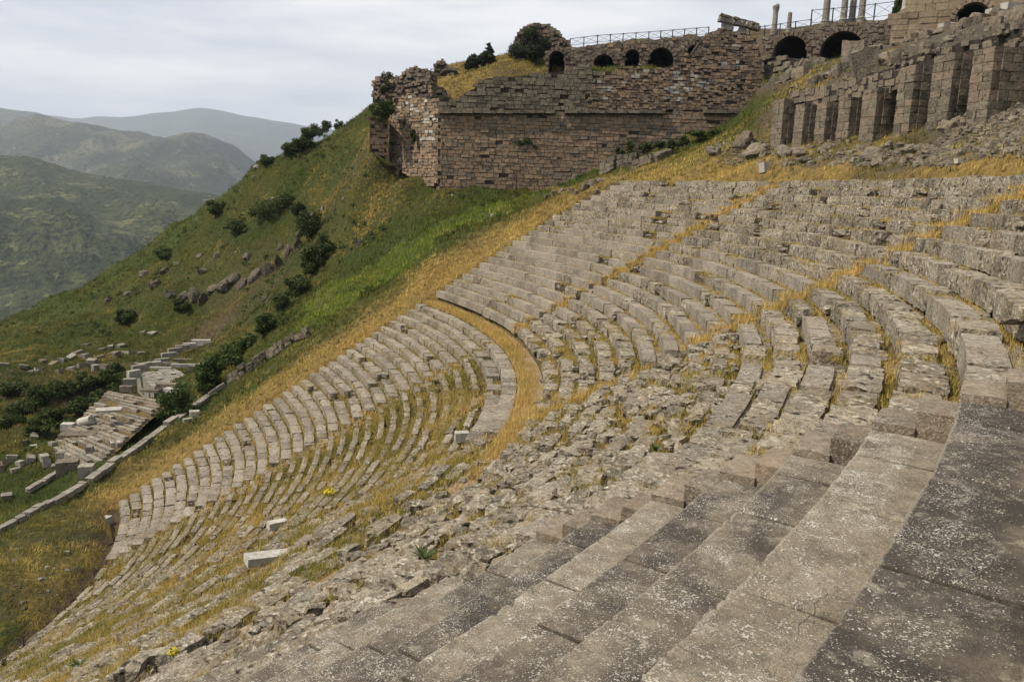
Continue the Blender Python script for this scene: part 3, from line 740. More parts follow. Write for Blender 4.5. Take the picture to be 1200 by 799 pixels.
# ------------------------------------------------------------------ grass
class Grass:
    def __init__(s): s.p = []; s.h = []; s.d = []; s.n = []; s.w = []; s.b = []
    def add(s, x, y, z, h, dry, blades, w, br=.5): s.b.append(br); s.p.append((x, y, z)); s.h.append(h); s.d.append(dry); s.n.append(blades); s.w.append(w)
    def build(s, name, label, cat='grass'):
        if not s.p: return
        n = np.array(s.n); P = np.repeat(np.array(s.p), n, 0); Hh = np.repeat(np.array(s.h), n); Dd = np.repeat(np.array(s.d), n); Ww = np.repeat(np.array(s.w), n)
        N = len(P); th = rng.uniform(0, 2*math.pi, N); lean = rng.uniform(.1, .9, N); h = Hh*rng.uniform(.55, 1.15, N)
        off = rng.normal(0, 1, (N, 2))*(Hh*.38)[:, None]
        b = P.copy(); b[:, :2] += off; b[:, 2] -= .03
        wdir = np.stack([np.cos(th+1.57), np.sin(th+1.57), np.zeros(N)], 1)*(Ww*rng.uniform(.6, 1.3, N))[:, None]
        tip = b.copy(); tip[:, 0] += np.cos(th)*h*lean; tip[:, 1] += np.sin(th)*h*lean; tip[:, 2] += h*np.sqrt(1.05-lean**2*.8)
        V = np.stack([b-wdir*.5, b+wdir*.5, tip], 1).reshape(-1, 3); F = np.arange(3*N).reshape(-1, 3)
        tint = np.repeat(np.clip(rng.uniform(0, .6, N)+(np.repeat(np.array(s.b), n)-.3)*.9, 0, 1), 3); dr = np.repeat(np.clip(Dd+rng.normal(0, .16, N), 0, 1), 3)
        me = mesh_np(name, V, F, MAT['grass'], {'tint': tint, 'dryness': dr})
        return tag(obj(name, me), label, cat, kind='stuff')
# on the seats
g = Grass()
def theatre_ground(r, a):
    if r > R0:
        j = int(r-R0); s_ = stair_near(r, a)
        if s_ is not None: return zu(j)-H*S*(1-(r-R0-j))+.10
        return zu(j)-.05 if (r-R0-j) < .62 and seat_state(j, a) != 'rubble' else zu(j)-.1
    if r > R0-W: return -.46
    k = int((R0-W-1-r)/TL)+1 if r < R0-W-1 else 0
    return zl(max(0, k))-.1
cnt = 0
for _ in range(380000):
    a = random.uniform(-1.5, -.0); r = rl(31)+random.random()**.8*(ru(22)-rl(31))
    p = xy(r, a); z = theatre_ground(r, a); q = (p[0], p[1], z)
    x_, y_, dd = proj(q)
    if not (dd > 1 and -30 < x_ < 1230 and -30 < y_ < 830): continue
    dens = 0; dry = .75; h = .22
    n1 = nz(p[0], p[1], .28, 4)*.6+nz(p[0], p[1], .9, 6)*.5
    if r > R0:
        f = r-int(r-R0)-R0; st = stair_near(r, a, .30); j = int(r-R0)
        if st in (A1, A2): dens = .75+n1*2.6; dry = .90; h = .33
        elif a < A3 and j >= 4 and seat_state(j, a) == 'near': dens = 0
        else:
            ss = seat_state(j, a)
            if ss == 'cut': dens = (.55+n1*1.4) if f > .70 else -.2; dry = .75
            elif ss == 'worn': dens = (.62+n1*1.5) if f > .60 else (.06+n1*.5); dry = .64
            else: dens = ((1.0 if f > .5 else .12)+n1*1.6); dry = .60
            if st == A3: dens = .0
            h = .19
    elif r > R0-W:
        far = a > -.74; dens = 1.5 if far else (.35+n1*1.2); dry = .86; h = .28
    else:
        f = ((R0-W-1-r)/TL) % 1
        if a > A1: dens = (1.1+n1) if f < .20 or f > .97 else -.1; dry = .62; h = .24
        elif a > A2: 
            dens = .62+n1*1.0; dry = .56+.3*nz(p[0], p[1], .12, 2); h = .21
            if r > rl(0)-.0: dens = 0
            if r > rl(2): dens *= .4
        else: dens = .60+n1*1.2; dry = .52+.3*nz(p[0], p[1], .15, 2); h = .19
        if stair_near(r, a) in (A1, A2): dens = .3; dry = .8
    dry += .35*nz(p[0], p[1], .5, 11)
    if random.random() < dens:
        near = dd < 22
        g.add(p[0], p[1], z, h*random.uniform(.6, 1.2)*(1 if not near else .8), dry, 9 if near else 6, .012 if near else (.022 if dd < 45 else .034)); cnt += 1
g.build('seat_grass', 'golden and olive grass growing between the theatre seats')
# hillside
g = Grass(); cnt2 = 0
for _ in range(300000):
    u = random.random(); px = random.uniform(-30, 1230); py = random.uniform(90, 760)
    # candidates spread over the ground itself
    x = random.uniform(16, 112); y = random.uniform(-64, 105)
    if y > 60 and random.random() < .4: continue
    r, a = ra_inv(x, y)
    if a < .0 and rl(32) < r < ru(22.3): continue
    z = gz(x, y); X_, Y_, dd = proj((x, y, z))
    if not (dd > 5 and -20 < X_ < 1220 and 60 < Y_ < 830): continue
    G_, D_, K_ = gat(att_g, x, y), gat(att_d, x, y), gat(att_r, x, y)
    n1 = nz(x, y, .22, 5)*.6+nz(x, y, .7, 8)*.4
    if random.random() > .75+n1-K_*.6: continue
    dry = D_-.12+n1*.9+.25*nz(x, y, .08, 1)-(.25 if G_ > .85 else 0)
    g.add(x, y, z, random.uniform(.16, .42)*(1.25 if G_ > .85 else 1), min(max(dry, 0), 1), 5, .07 if dd > 60 else .045, .95 if G_ > .93 and dry < .4 else (.16 if dry < .45 else .5)+.5*nz(x, y, .2, 33)); cnt2 += 1
g.build('hillside_grass', 'green and straw coloured grass covering the steep hillside')

# ------------------------------------------------------------------ walls
class Plane:
    def __init__(s, p0, p1):                     # two places on the wall foot; u runs p0 -> p1, n faces the camera
        p0 = np.asarray(p0, float); p1 = np.asarray(p1, float)
        s.o = p0; u = p1-p0; u[2] = 0; s.u = u/np.linalg.norm(u); s.v = Z3
        n = np.cross(s.u, s.v); s.n = n if n@(C-p0) > 0 else -n
    def uv(s, x, y):
        d = at(x, y, 1)-C; t = ((s.o-C)@s.n)/(d@s.n); p = C+d*t-s.o; return np.array([p@s.u, p[2]])
    def P(s, u, v, off=0.0): return s.o+s.u*u+s.v*v+s.n*off
    def M(s, u, v, off, sc, rot=0.0):
        X = s.u*math.cos(rot)+s.v*math.sin(rot); Z_ = -s.u*math.sin(rot)+s.v*math.cos(rot); Y = np.cross(Z_, X)
        return frame(s.P(u, v, off), X, Y, Z_, sc)
def inside(poly, u, v):
    c = False; n = len(poly)
    for i in range(n):
        (x1, y1), (x2, y2) = poly[i], poly[(i+1) % n]
        if (y1 > v) != (y2 > v) and u < (x2-x1)*(v-y1)/(y2-y1)+x1: c = not c
    return c
def prism(name, plane, uv, thick, off, mat, parent=None, base=(0,0,0), sub=0):
    n = len(uv); V = [plane.P(u, v, off) for u, v in uv]+[plane.P(u, v, off-thick) for u, v in uv]
    tris = tessellate_polygon([[Vector((float(u), float(v), 0)) for u, v in uv]])
    F = [tuple(t) for t in tris]+[tuple(q+n for q in t[::-1]) for t in tris]+[(i, (i+1) % n, n+(i+1) % n, n+i) for i in range(n)]
    me = bpy.data.meshes.new(name); me.from_pydata([tuple(map(float, v)) for v in V], [], F)
    bm = bmesh.new(); bm.from_mesh(me); bmesh.ops.recalc_face_normals(bm, faces=bm.faces); bm.to_mesh(me); bm.free()
    me.materials.append(MAT[mat]); return obj(name, me, parent, base)
def block_wall(pc, plane, poly, ch, bl, mats, name='stone', proud=.0, rough=0.0, var=None, skip=None, white=None, depth=.34, gap=.022):
    """courses of squared stones filling a polygon (given in photo pixels on the wall's plane)"""
    uv = [plane.uv(*p) for p in poly]; us = [p[0] for p in uv]; vs = [p[1] for p in uv]
    v = min(vs); row = 0
    while v < max(vs):
        h = ch*random.uniform(.82, 1.18); u = min(us)-random.random()*bl
        while u < max(us):
            l = bl*random.uniform(.6, 1.45); uc, vc = u+l/2, v+h/2
            if inside(uv, uc, vc) and not (skip and skip(uc, vc)):
                m = random.choice(mats) if not callable(mats) else mats(uc, vc)
                if white and white(uc, vc): m = 'marble'
                vv = random.choice(var or SQ)
                wob = random.gauss(0, .004+rough*.05)
                off = -depth/2+proud+random.gauss(0, .022+rough*.06)
                if random.random() > .012+rough*.02:
                    pc.add(vv, m, plane.M(uc, vc+wob*2, off, (l-gap, depth, h-gap*.8), wob), name, max(l*.7, h))
            u += l
        v += h; row += 1
    return uv
def ground_root(name, p, label, cat, group=None): return empty(name, p, label, cat, group)

PW = Plane(at(515, 225, 88), at(895, 225, 88))
# lower retaining wall
b0 = at(660, 218, 87.5); root = ground_root('retaining_wall', b0, 'long brown stone retaining wall of even courses below the projecting moulding', 'wall'); pc = Pieces(root, b0)
low = [(513,132.5),(893,132.5),(905,150),(900,175),(800,205),(720,222),(660,228),(560,224),(513,222)]
prism('wall_core', PW, [PW.uv(*p) for p in low], 1.5, -.08, 'core', root, b0)
def darkpatch(u, v): return nz(u*.16, v*.20, 1, 31) > .12
block_wall(pc, PW, low, .38, .74, lambda u, v: 'wallgrey' if random.random() < (.35 if darkpatch(u, v) else .03) else 'wall', proud=0.0, rough=.15)
pc.flush('small_stones')
# cornice
b0 = at(700, 131, 88); root = ground_root('moulding', b0, 'dark projecting stone moulding running along the great retaining wall', 'moulding'); pc = Pieces(root, b0)
u0, v0 = PW.uv(515, 131); u1, _ = PW.uv(893, 131); u = u0
v_l, v_r = PW.uv(515, 131)[1], PW.uv(893, 131)[1]
while u < u1:
    l = random.uniform(.9, 1.7); f_ = (u-u0)/(u1-u0); v = v_l*(1-f_)+v_r*f_
    xx = 515+378*f_
    if not (800 < xx < 822) and (random.random() > (.35 if 735 < xx < 800 else .03)):
        pc.add(random.choice(CUT), 'pier' if random.random() < .2 else 'rock', PW.M(u+l/2, v+random.gauss(0,.015), .05+random.gauss(0,.02), (l-.03, .75, .34), random.gauss(0,.006)), 'moulding_block', l)
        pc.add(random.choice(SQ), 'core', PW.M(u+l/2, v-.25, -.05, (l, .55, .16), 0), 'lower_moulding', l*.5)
    u += l
pc.flush('small_blocks')
# upper grey wall
b0 = at(600, 128, 88.3); root = ground_root('upper_wall', b0, 'dark grey coursed wall above the moulding under the round tree', 'wall'); pc = Pieces(root, b0)
upg = [(514,129.5),(514,121),(527,118),(541,117),(545,108),(556,104),(560,96),(571,92),(600,90),(640,86),(670,82),(690,80),(702,84),(700,96),(690,108),(690,129.5)]
prism('wall_core', PW, [PW.uv(*p) for p in upg], 1.4, -.22, 'core', root, b0)
block_wall(pc, PW, upg, .40, .75, ['wallgrey'], proud=-.12, rough=.3)
pc.flush('small_stones')
# tall brick ruin
b0 = at(800, 128, 88.3); root = ground_root('ruined_wall', b0, 'tall broken brown wall of small stones dotted with white blocks', 'wall'); pc = Pieces(root, b0)
upb = [(690,129.5),(690,108),(701,95),(703,84),(722,84),(724,80),(745,78),(756,82),(780,79),(800,72),(812,62),(820,50),(832,38),(845,34),(858,36),(868,39),(885,42),(889,55),(893,68),(893,129.5)]
prism('wall_core', PW, [PW.uv(*p) for p in upb], 1.8, -.20, 'core', root, b0)
wh = [(746,88),(755,84),(792,85),(794,90),(797,99),(790,105),(783,103),(779,115),(808,105),(813,92),(822,98),(830,97),(831,105),(865,54),(822,70),(850,75),(805,58),(700,96),(705,115),(712,103),(731,97),(797,118),(790,108),(868,76)]
whu = [PW.uv(*p) for p in wh]
def iswhite(u, v): return any(abs(u-a) < .42 and abs(v-b) < .26 for a, b in whu) and random.random() < .9
block_wall(pc, PW, upb, .30, .52, ['wall','wall','wall','rubblewall'], proud=-.10, rough=.4, white=iswhite)
pc.flush('small_stones')
# dark courses at its right end
PW2 = Plane(at(893, 130, 88), at(925, 130, 84))
b0 = at(905, 128, 87); root = ground_root('end_wall', b0, 'rough dark grey courses at the right end of the great wall', 'wall'); pc = Pieces(root, b0)
eg = [(893,131),(893,68),(905,66),(925,68),(935,72),(925,95),(912,115),(905,131)]
prism('wall_core', PW2, [PW2.uv(*p) for p in eg], 1.5, -.3, 'core', root, b0)
block_wall(pc, PW2, eg, .42, .8, ['wallgrey'], proud=-.05, rough=1.6, var=CUT+WORN); pc.flush('small_stones')
# left rounded bastion, turning away
PB = Plane(at(515, 215, 88), at(458, 200, 95)); b0 = at(485, 205, 91)
root = ground_root('bastion', b0, 'left bastion of the great wall, pinkish rubble with scattered white stones', 'wall'); pc = Pieces(root, b0)
lb = [(457,117),(470,113),(490,114),(516,117),(516,216),(500,218),(478,206),(462,196),(455,186)]
prism('wall_core', PB, [PB.uv(*p) for p in lb], 2.5, -.08, 'core', root, b0)
whb = [PB.uv(x, y) for x, y in [(498,142),(502,142),(494,161),(498,161),(502,162),(506,162),(509,162),(502,153),(478,122),(484,126),(470,125),(490,130),(468,187),(460,169)]]
block_wall(pc, PB, lb, .34, .6, ['wall','wall','wall','rubblewall'], proud=0, rough=.3, white=lambda u, v: any(abs(u-a) < .4 and abs(v-b) < .2 for a, b in whb) or random.random() < .02*(v > PB.uv(480,145)[1])*3)
pc.flush('small_stones')
PB2 = Plane(at(457, 180, 92.5), at(434, 178, 92)); b0 = at(446, 178, 92)
root = ground_root('buttress', b0, 'square pinkish buttress behind the dark bush at the far left end', 'wall'); pc = Pieces(root, b0)
bp = [(434,138),(455,138),(452,186),(446,182),(434,176)]
prism('wall_core', PB2, [PB2.uv(*p) for p in bp], 2.5, -.08, 'core', root, b0)
block_wall(pc, PB2, bp, .40, .75, ['wall'], rough=.3); pc.flush('small_stones')
def ruin(name, pts, d, thick, label, cat='ruin', ch=.32, bl=.5, mats=('rubblewall','wall','wallgrey'), rough=1.3, d2=None):
    xs = [p[0] for p in pts]; yb = max(p[1] for p in pts)
    pl = Plane(at(min(xs), yb, d), at(max(xs), yb, d2 or d)); b0 = at(sum(xs)/len(xs), yb, (d+(d2 or d))/2)
    root = ground_root(name, b0, label, cat); pc = Pieces(root, b0); uv = [pl.uv(*p) for p in pts]
    prism('masonry_core', pl, uv, thick, -.12, 'core', root, b0)
    block_wall(pc, pl, pts, ch, bl, list(mats), proud=0, rough=rough, var=SQ+CUT)
    # the return of the wall at each end and the rough top
    for i in range(len(uv)):
        (a1, b1), (a2, b2) = uv[i], uv[(i+1) % len(uv)]
        L_ = math.hypot(a2-a1, b2-b1); k = max(1, int(L_/.45))
        if min(b1, b2) < min(q[1] for q in uv)+.2: continue
        for q in range(k):
            t = (q+.5)/k; 
            for w in np.arange(.25, thick, .5):
                pc.add(random.choice(CUT), random.choice(mats), pl.M(a1+(a2-a1)*t, b1+(b2-b1)*t-.1, -w, (.45, .48, .36), random.gauss(0,.2)), 'stone', .3)
    pc.flush('small_stones', 120); return root
ruin('ruined_tower', [(603,78),(602,60),(604,46),(609,36),(616,31),(622,29),(628,27),(634,28),(640,30),(645,31),(652,35),(657,38),(657,43),(662,46),(668,52),(669,58),(650,64),(645,78)], 112, 2.2, 'jagged brown tower ruin standing behind the round tree')
ruin('ruined_wall', [(436,120),(437,98),(440,92),(447,90),(455,93),(462,90),(472,89),(474,83),(480,80),(486,80),(492,82),(500,82),(503,88),(504,113),(480,117),(457,120)], 94, 1.6, 'crumbling stone corner above the bastion at the far left end', d2=91)
ruin('low_wall', [(504,114),(504,101),(512,102),(521,104),(526,114)], 91.5, 1.2, 'short dark broken wall right of the crumbling corner')
ruin('wall_stump', [(509,88),(509,78),(511,73),(517,71),(523,74),(524,80),(533,80),(539,88)], 104, 1.2, 'lone rounded masonry stump left of the pines')
ruin('wall_stump', [(584,80),(585,72),(588,67),(592,67),(596,72),(599,80)], 108, 1.2, 'small pointed masonry stump between the pines and the tower')
# arcades
def arcade(base_px, d0, d1, top, arches, label, mats, ch=.35, bl=.5, thick=1.2, tunnel=6.0, name='arcade', rough=.6):
    xs = [p[0] for p in top]; yb = base_px; pl = Plane(at(xs[0], yb, d0), at(xs[-1], yb, d1))
    b0 = at((xs[0]+xs[-1])/2, yb, (d0+d1)/2); root = ground_root(name, b0, label, 'arcade'); pc = Pieces(root, b0)
    T = [pl.uv(*p) for p in top]; tu = [t[0] for t in T]; tv = [t[1] for t in T]
    A = []
    for (xc, yt, ybm, hw) in arches:
        u0, v0 = pl.uv(xc-hw, ybm); u1, v1 = pl.uv(xc+hw, ybm); uc, vt = pl.uv(xc, yt); A.append(((u0+u1)/2, (u1-u0)/2, min(v0, v1), vt))
    vb = min(min(a[2] for a in A), pl.uv(xs[0], yb)[1], pl.uv(xs[-1], yb)[1])-.6
    def lowv(u):
        for (uc, hw, v0, vt) in A:
            if abs(u-uc) < hw:
                ht = vt-v0; q = math.sqrt(max(0, 1-((u-uc)/hw)**2)); return max(v0-.6, vt-hw*(1-q)) if ht > hw else v0+ht*q
        return vb
    N = 160; us = list(np.linspace(tu[0], tu[-1], N))
    for (uc, hw, v0, vt) in A: us += [uc-hw+1e-3, uc-hw-1e-3, uc+hw-1e-3, uc+hw+1e-3]
    us = sorted(u for u in us if tu[0] <= u <= tu[-1])
    V, F = [], []
    for u in us:
        t = np.interp(u, tu, tv)+.12*nz(u, 0, 1.5, 3); l = lowv(u)
        V += [pl.P(u, l, -.08), pl.P(u, t, -.08), pl.P(u, t, -thick), pl.P(u, l, -thick)]
    for i in range(len(us)-1):
        a = i*4; b = a+4
        F += [(a, b, b+1, a+1), (a+1, b+1, b+2, a+2), (a+2, b+2, b+3, a+3), (a+3, b+3, b, a)]
    obj('arcade_wall', mesh_np('arcade_wall', V, F, MAT[mats[0]]), root, b0)
    for (uc, hw, v0, vt) in A:                      # the vault going back behind each arch
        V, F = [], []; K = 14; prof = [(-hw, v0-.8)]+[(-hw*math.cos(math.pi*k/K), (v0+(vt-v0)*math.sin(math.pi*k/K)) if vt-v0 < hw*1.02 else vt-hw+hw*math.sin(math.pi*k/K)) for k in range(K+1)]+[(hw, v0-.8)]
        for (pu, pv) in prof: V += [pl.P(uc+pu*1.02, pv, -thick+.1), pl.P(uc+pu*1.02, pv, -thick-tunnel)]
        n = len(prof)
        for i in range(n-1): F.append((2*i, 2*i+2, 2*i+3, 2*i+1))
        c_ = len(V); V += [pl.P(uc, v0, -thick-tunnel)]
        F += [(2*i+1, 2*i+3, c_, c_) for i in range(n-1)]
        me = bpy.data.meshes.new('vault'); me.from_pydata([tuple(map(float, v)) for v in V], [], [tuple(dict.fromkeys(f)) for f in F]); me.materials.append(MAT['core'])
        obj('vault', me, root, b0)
        m_ = max(7, int(hw*math.pi/.42))
        for k in range(m_):                          # ring of wedge stones
            th = math.pi*(k+.5)/m_; ry = (vt-v0) if vt-v0 < hw*1.02 else hw; cy = v0 if vt-v0 < hw*1.02 else vt-hw
            pc.add(random.choice(SQ), mats[0], pl.M(uc-(hw+.22)*math.cos(th), cy+(ry+.22)*math.sin(th), .0+random.gauss(0,.02), (.48, .3, .85*hw*math.pi/m_), math.pi-th), 'arch_stone', .5)
    poly = top+[(xs[-1], yb+6), (xs[0], yb+6)]
    block_wall(pc, pl, poly, ch, bl, mats, proud=-.02, rough=rough, skip=lambda u, v: v < lowv(u)+.3, var=SQ+CUT)
    pc.flush('small_stones', 160); return pl
arcade(84, 97, 94, [(676,56),(700,52),(720,50),(745,48),(775,46),(800,44),(822,42),(850,41)], [(707,64,76,12),(740,58,84,8.5),(774,56,78,15),(812,53,68,7)], 'long low arcade of dark rubble arches under the fence', ['rubblewall','wallgrey','wall'])
arcade(80, 93, 92, [(640,62),(648,57),(660,56),(672,55),(681,57),(690,62),(692,72)], [(652,60,78,9.5)], 'broken single arch right of the round tree', ['rubblewall','wallgrey'], tunnel=3, name='broken_arch')
arcade(72, 90, 84, [(893,44),(912,41),(935,34),(955,30),(990,27),(1020,25),(1046,23)], [(926,42.5,61,19.5),(986,37,66,26)], 'two wide dark arches below the tall broken columns', ['rubblewall','pier','wallgrey'])
arcade(46, 82, 76, [(1046,20),(1062,8),(1063,-25),(1120,-30),(1240,-40)], [(1139,3,30,21)], 'warm ashlar wall with one big dark arch at the top right', ['ashlar'], ch=.62, bl=1.35, name='ashlar_wall', rough=.1)

# ------------------------------------------------------------------ pillared wall
pa, pb = at(903, 179, 62), at(1129, 172, 42)
PP = Plane(pa, pb)
if PP.u@RT < 0: PP.u = -PP.u
b0 = (pa+pb)/2
root = ground_root('pillared_wall', b0, 'long ruined wall with eight square stone piers and dark bays', 'ruin')
spec = [(902,914,118,178),(928,939,123,172),(953,965,121,170),(978,992,116,174),(1004,1021,106,180),(1044,1062,80,176),(1082,1106,67,174),(1128,1153,60,162)]
BACK = 3.8
nrm = PP.n
for (xl, xr, yt, yb) in spec:
    u0 = PP.uv(xl, yb)[0]; u1 = PP.uv(xr, yb)[0]; vt = PP.uv((xl+xr)/2, yt)[1]; vb = PP.uv((xl+xr)/2, yb)[1]-.8
    w = u1-u0; uc = (u0+u1)/2
    pier = prism('pier', PP, [(u0+.06, vb), (u1-.06, vb), (u1-.06, vt-.12), (u0+.06, vt-.12)], BACK-.1, -.06, 'core', root, b0)
    pc = Pieces(pier, (0,0,0))
    # child of the pier mesh: same origin as the pier
    v = vb; row = 0
    while v < vt-.15:
        h = random.uniform(.36, .56); h = min(h, vt-v)
        cuts = [0, w] if row % 2 and w < 1.0 else [0, w*random.uniform(.4, .6), w]
        for i in range(len(cuts)-1):
            l = cuts[i+1]-cuts[i]
            pc.add(random.choice(CUT), 'pier', PP.M(u0+cuts[i]+l/2, v+h/2, -.22+random.gauss(0,.012), (l-.018, .5, h-.014), random.gauss(0,.006)), 'stone', l)
        y = .45
        while y < BACK-.15:                          # flank seen from the camera
            l = min(random.uniform(.5, .95), BACK-y)
            m = PP.M(u1-.22+random.gauss(0,.012), v+h/2, -y-l/2, (.5, l-.018, h-.014), 0)
            pc.add(random.choice(CUT), 'pier', m, 'stone', l); y += l
        v += h; row += 1
    pc.flush('small_stones', 36)
# wall above and behind the piers
pc = Pieces(root, b0)
band = [(925,120),(925,108),(950,103),(975,100),(1000,95),(1030,89),(1048,83),(1062,82),(1060,100),(1044,108),(1018,107),(990,117),(960,122)]
uvb = [PP.uv(*p) for p in band]
class Off(Plane):
    def __init__(s, p, off): s.o = p.o+p.n*off; s.u = p.u; s.v = p.v; s.n = p.n
PF_ = Off(PP, -.75); PBk = Off(PP, -BACK)
prism('lintel_core', PF_, [PF_.uv(*p) for p in band], BACK-.9, -.05, 'core', root, b0)
block_wall(pc, PF_, band, .42, .72, ['pier'], rough=.3, var=CUT, depth=.45)
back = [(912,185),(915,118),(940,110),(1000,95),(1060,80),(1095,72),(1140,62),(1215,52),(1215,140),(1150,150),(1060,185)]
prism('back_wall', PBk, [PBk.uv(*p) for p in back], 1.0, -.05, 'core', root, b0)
block_wall(pc, PBk, back, .48, .9, ['core'], rough=.3, var=CUT, depth=.45)  # near-black stones: shade of the bays put into the back wall's colour
pc.flush('small_stones', 260)

# rough terrace walls climbing above the piers
b0 = at(1120, 60, 52); root = ground_root('rubble_wall', b0, 'rough terrace wall of loose angular stones above the right piers', 'wall'); pc = Pieces(root, b0)
PR = Plane(at(1030, 84, 54), at(1215, 60, 44))
rp = [(1040,86),(1052,70),(1075,63),(1100,60),(1120,50),(1150,44),(1180,36),(1215,28),(1215,62),(1150,66),(1100,74),(1062,82)]
prism('rubble_core', PR, [PR.uv(*p) for p in rp], 1.2, -.25, 'core', root, b0)
block_wall(pc, PR, rp, .34, .46, ['rock','pier','wallgrey'], rough=2.6, var=CUT+WORN+ROUGH, depth=.5); pc.flush('small_stones')
def wall_on_ground(name, pts, hgt, wid, ln, mat, label, cat='wall', part='stone', tall=1, rough=.04):
    P_ = [hit(*p)[0] if not isinstance(p, np.ndarray) else p for p in pts]
    b0 = P_[0]; root = ground_root(name, b0, label, cat); pc = Pieces(root, b0)
    for i in range(len(P_)-1):
        d = P_[i+1]-P_[i]; L_ = np.linalg.norm(d[:2]); X = d/np.linalg.norm(d); Y = np.cross(Z3, X); Y /= np.linalg.norm(Y); Zv = np.cross(X, Y); s_ = 0
        for t_ in range(tall):
            s_ = 0
            while s_ < L_:
                l = ln*random.uniform(.6, 1.4); l = min(l, L_-s_+.05); p = P_[i]+X*(s_+l/2)
                gz_ = gz(p[0], p[1]); p = p.copy(); p[2] = max(p[2], gz_)+hgt*(t_+.42)+random.gauss(0, rough)
                pc.add(random.choice(CUT if rough < .08 else WORN), mat, frame(p, X, Y, Zv, (l-.02, wid*random.uniform(.85,1.1), hgt*1.04)), part, l); s_ += l
    pc.flush('small_stones'); return root
wall_on_ground('low_wall', [(-20,634),(0,624),(30,609),(60,592),(98,571)], .35, .55, 1.1, 'palestone', 'pale kerb wall crossing the grass at the left edge', part='coping_stone')
wall_on_ground('low_wall', [(104,568),(130,548),(160,528),(195,501),(222,483),(245,466),(268,450)], .35, .60, 1.3, 'palestone', 'pale sloping parapet between the temple steps and the grass slope', part='coping_stone')
wall_on_ground('low_wall', [(268,450),(290,436),(315,421),(335,408),(347,400),(362,396)], .42, .6, .8, 'rock', 'dark rough wall climbing the green slope above the temple', part='stone', rough=.1, tall=2)
wall_on_ground('low_wall', [(705,205),(722,198),(745,194)], .42, .8, .8, 'wallgrey', 'stepped dark wall stub at the foot of the great wall', tall=3)
wall_on_ground('low_wall', [(742,200),(765,192),(785,184)], .42, .8, .8, 'wallgrey', 'second dark wall stub stepping up through the grass', tall=2)
wall_on_ground('foundation_wall', [(32,578),(52,566),(78,550)], .3, .5, 1.3, 'palestone', 'thin straight foundation line in the grass below the temple', part='stone')

# ------------------------------------------------------------------ single stones and boulders
_nth = ('first','second','third','fourth','fifth','sixth','seventh','eighth')
_seen = {}
def which(px, py, w, h, noun, where):
    sz = 'large' if w*h > 420 else 'middling' if w*h > 200 else 'small' if w*h > 70 else 'tiny'
    sh = 'flat' if h < w*.55 else 'tall' if h > w*1.05 else 'blocky'
    return f'{sz} {sh} {noun} {where}'
def pier_no(px):
    c = [908,933,959,985,1012,1053,1094,1140]; i = min(range(8), key=lambda q: abs(c[q]-px)); return _nth[i]
G1 = 'boulders below the pillared wall'; G6 = 'scattered blocks left of the temple'; G7 = 'tumbled blocks above the thicket'
def rock(px, py, wpx, hpx, label, group, mat='rock', name='boulder', cat='rock', var=None, tilt=.15, yaw=None, lift=.25, dz=.7, dfix=None):
    if dfix: p = at(px, py, dfix); d = dfix
    else: p, d = hit(px, py)
    if d > 168: return None
    if group in (G6, G7): wpx *= .8; hpx *= .8
    w = wpx*d/FPX; h = hpx*d/FPX
    v = random.choice(var or FINE)
    th = random.uniform(0, math.pi) if yaw is None else yaw
    X = np.array([math.cos(th), math.sin(th), random.gauss(0, tilt)]); X /= np.linalg.norm(X)
    Y = np.cross(Z3+np.array([random.gauss(0,tilt), random.gauss(0,tilt), 0]), X); Y /= np.linalg.norm(Y); Zv = np.cross(X, Y)
    o = bpy.data.objects.new(name, v.mesh(mat)); link(o)
    o.matrix_world = frame(p+Z3*h*lift, X, Y, Zv, (w, w*dz, h*1.25))
    return tag(o, label, cat, group)

for (x, y, w, h) in [(838,182,24,16),(872,172,28,26),(882,184,34,22),(897,186,26,16),(918,186,30,22),(935,184,22,18),(946,190,20,12),(968,176,22,12),(984,186,18,12),(998,182,14,9),
      (1020,188,34,22),(1028,196,26,20),(1040,178,22,14),(1012,180,16,14),(1068,180,24,14),(1082,186,20,12),(1096,182,14,10),(1107,192,18,10),(1120,182,16,9),(1072,192,14,7)]:
    rock(x, y, w, h, which(x, y, w, h, 'grey boulder', 'in grass '+('left of all piers' if x < 895 else 'below the '+pier_no(x)+' pier from left')+(', near the seats' if y > 187 else '')), G1)
G2 = 'rocks on the slope right of the piers'
for _ in range(60):
    x = random.uniform(1115, 1200); y = random.uniform(122, 182); w = random.uniform(8, 22); h = random.uniform(6, 14)
    if y < 178-(x-1115)*.85*0.6 and x < 1150: continue
    rock(x, y, w, h, which(x, y, w, h, 'loose rock', ('high' if y < 140 else 'halfway' if y < 160 else 'low')+' on the stony slope '+('just right of the last pier' if x < 1160 else 'at the right edge')), G2, var=FINE+ROUGH)
rock(1112,155,26,20,'dark angular boulder leaning at the foot of the seventh pier',None)
G3 = 'rocks above the pillared wall'
for (x, y, w, h) in [(1000,76,26,30),(1015,84,32,30),(1038,76,30,20),(1055,70,26,14),(985,86,18,12),(970,92,20,10),(955,98,16,8),(1070,66,20,10),(1090,60,24,10),(940,88,22,10),(925,92,20,9),(945,80,18,10),(960,76,20,9),(1040,90,16,8),
      (1010,60,14,7),(1030,58,16,7),(1050,54,14,8),(1068,48,16,9),(1085,44,14,8),(1100,40,16,9),(1120,36,16,9),(1135,30,18,10),(1150,26,16,10),(1163,30,20,10),(1180,24,20,12),(1195,22,20,14),(1110,48,14,8),(1130,44,16,8),(1165,20,14,8),(1190,36,16,10)]:
    rock(x, y, w, h, which(x, y, w, h, 'grey rock', ('just above the wall over the ' if y > 64 else 'high on the slope above the ')+pier_no(x)+' pier'), G3, var=FINE+WORN)
G4 = 'cliff rocks in the hillside'
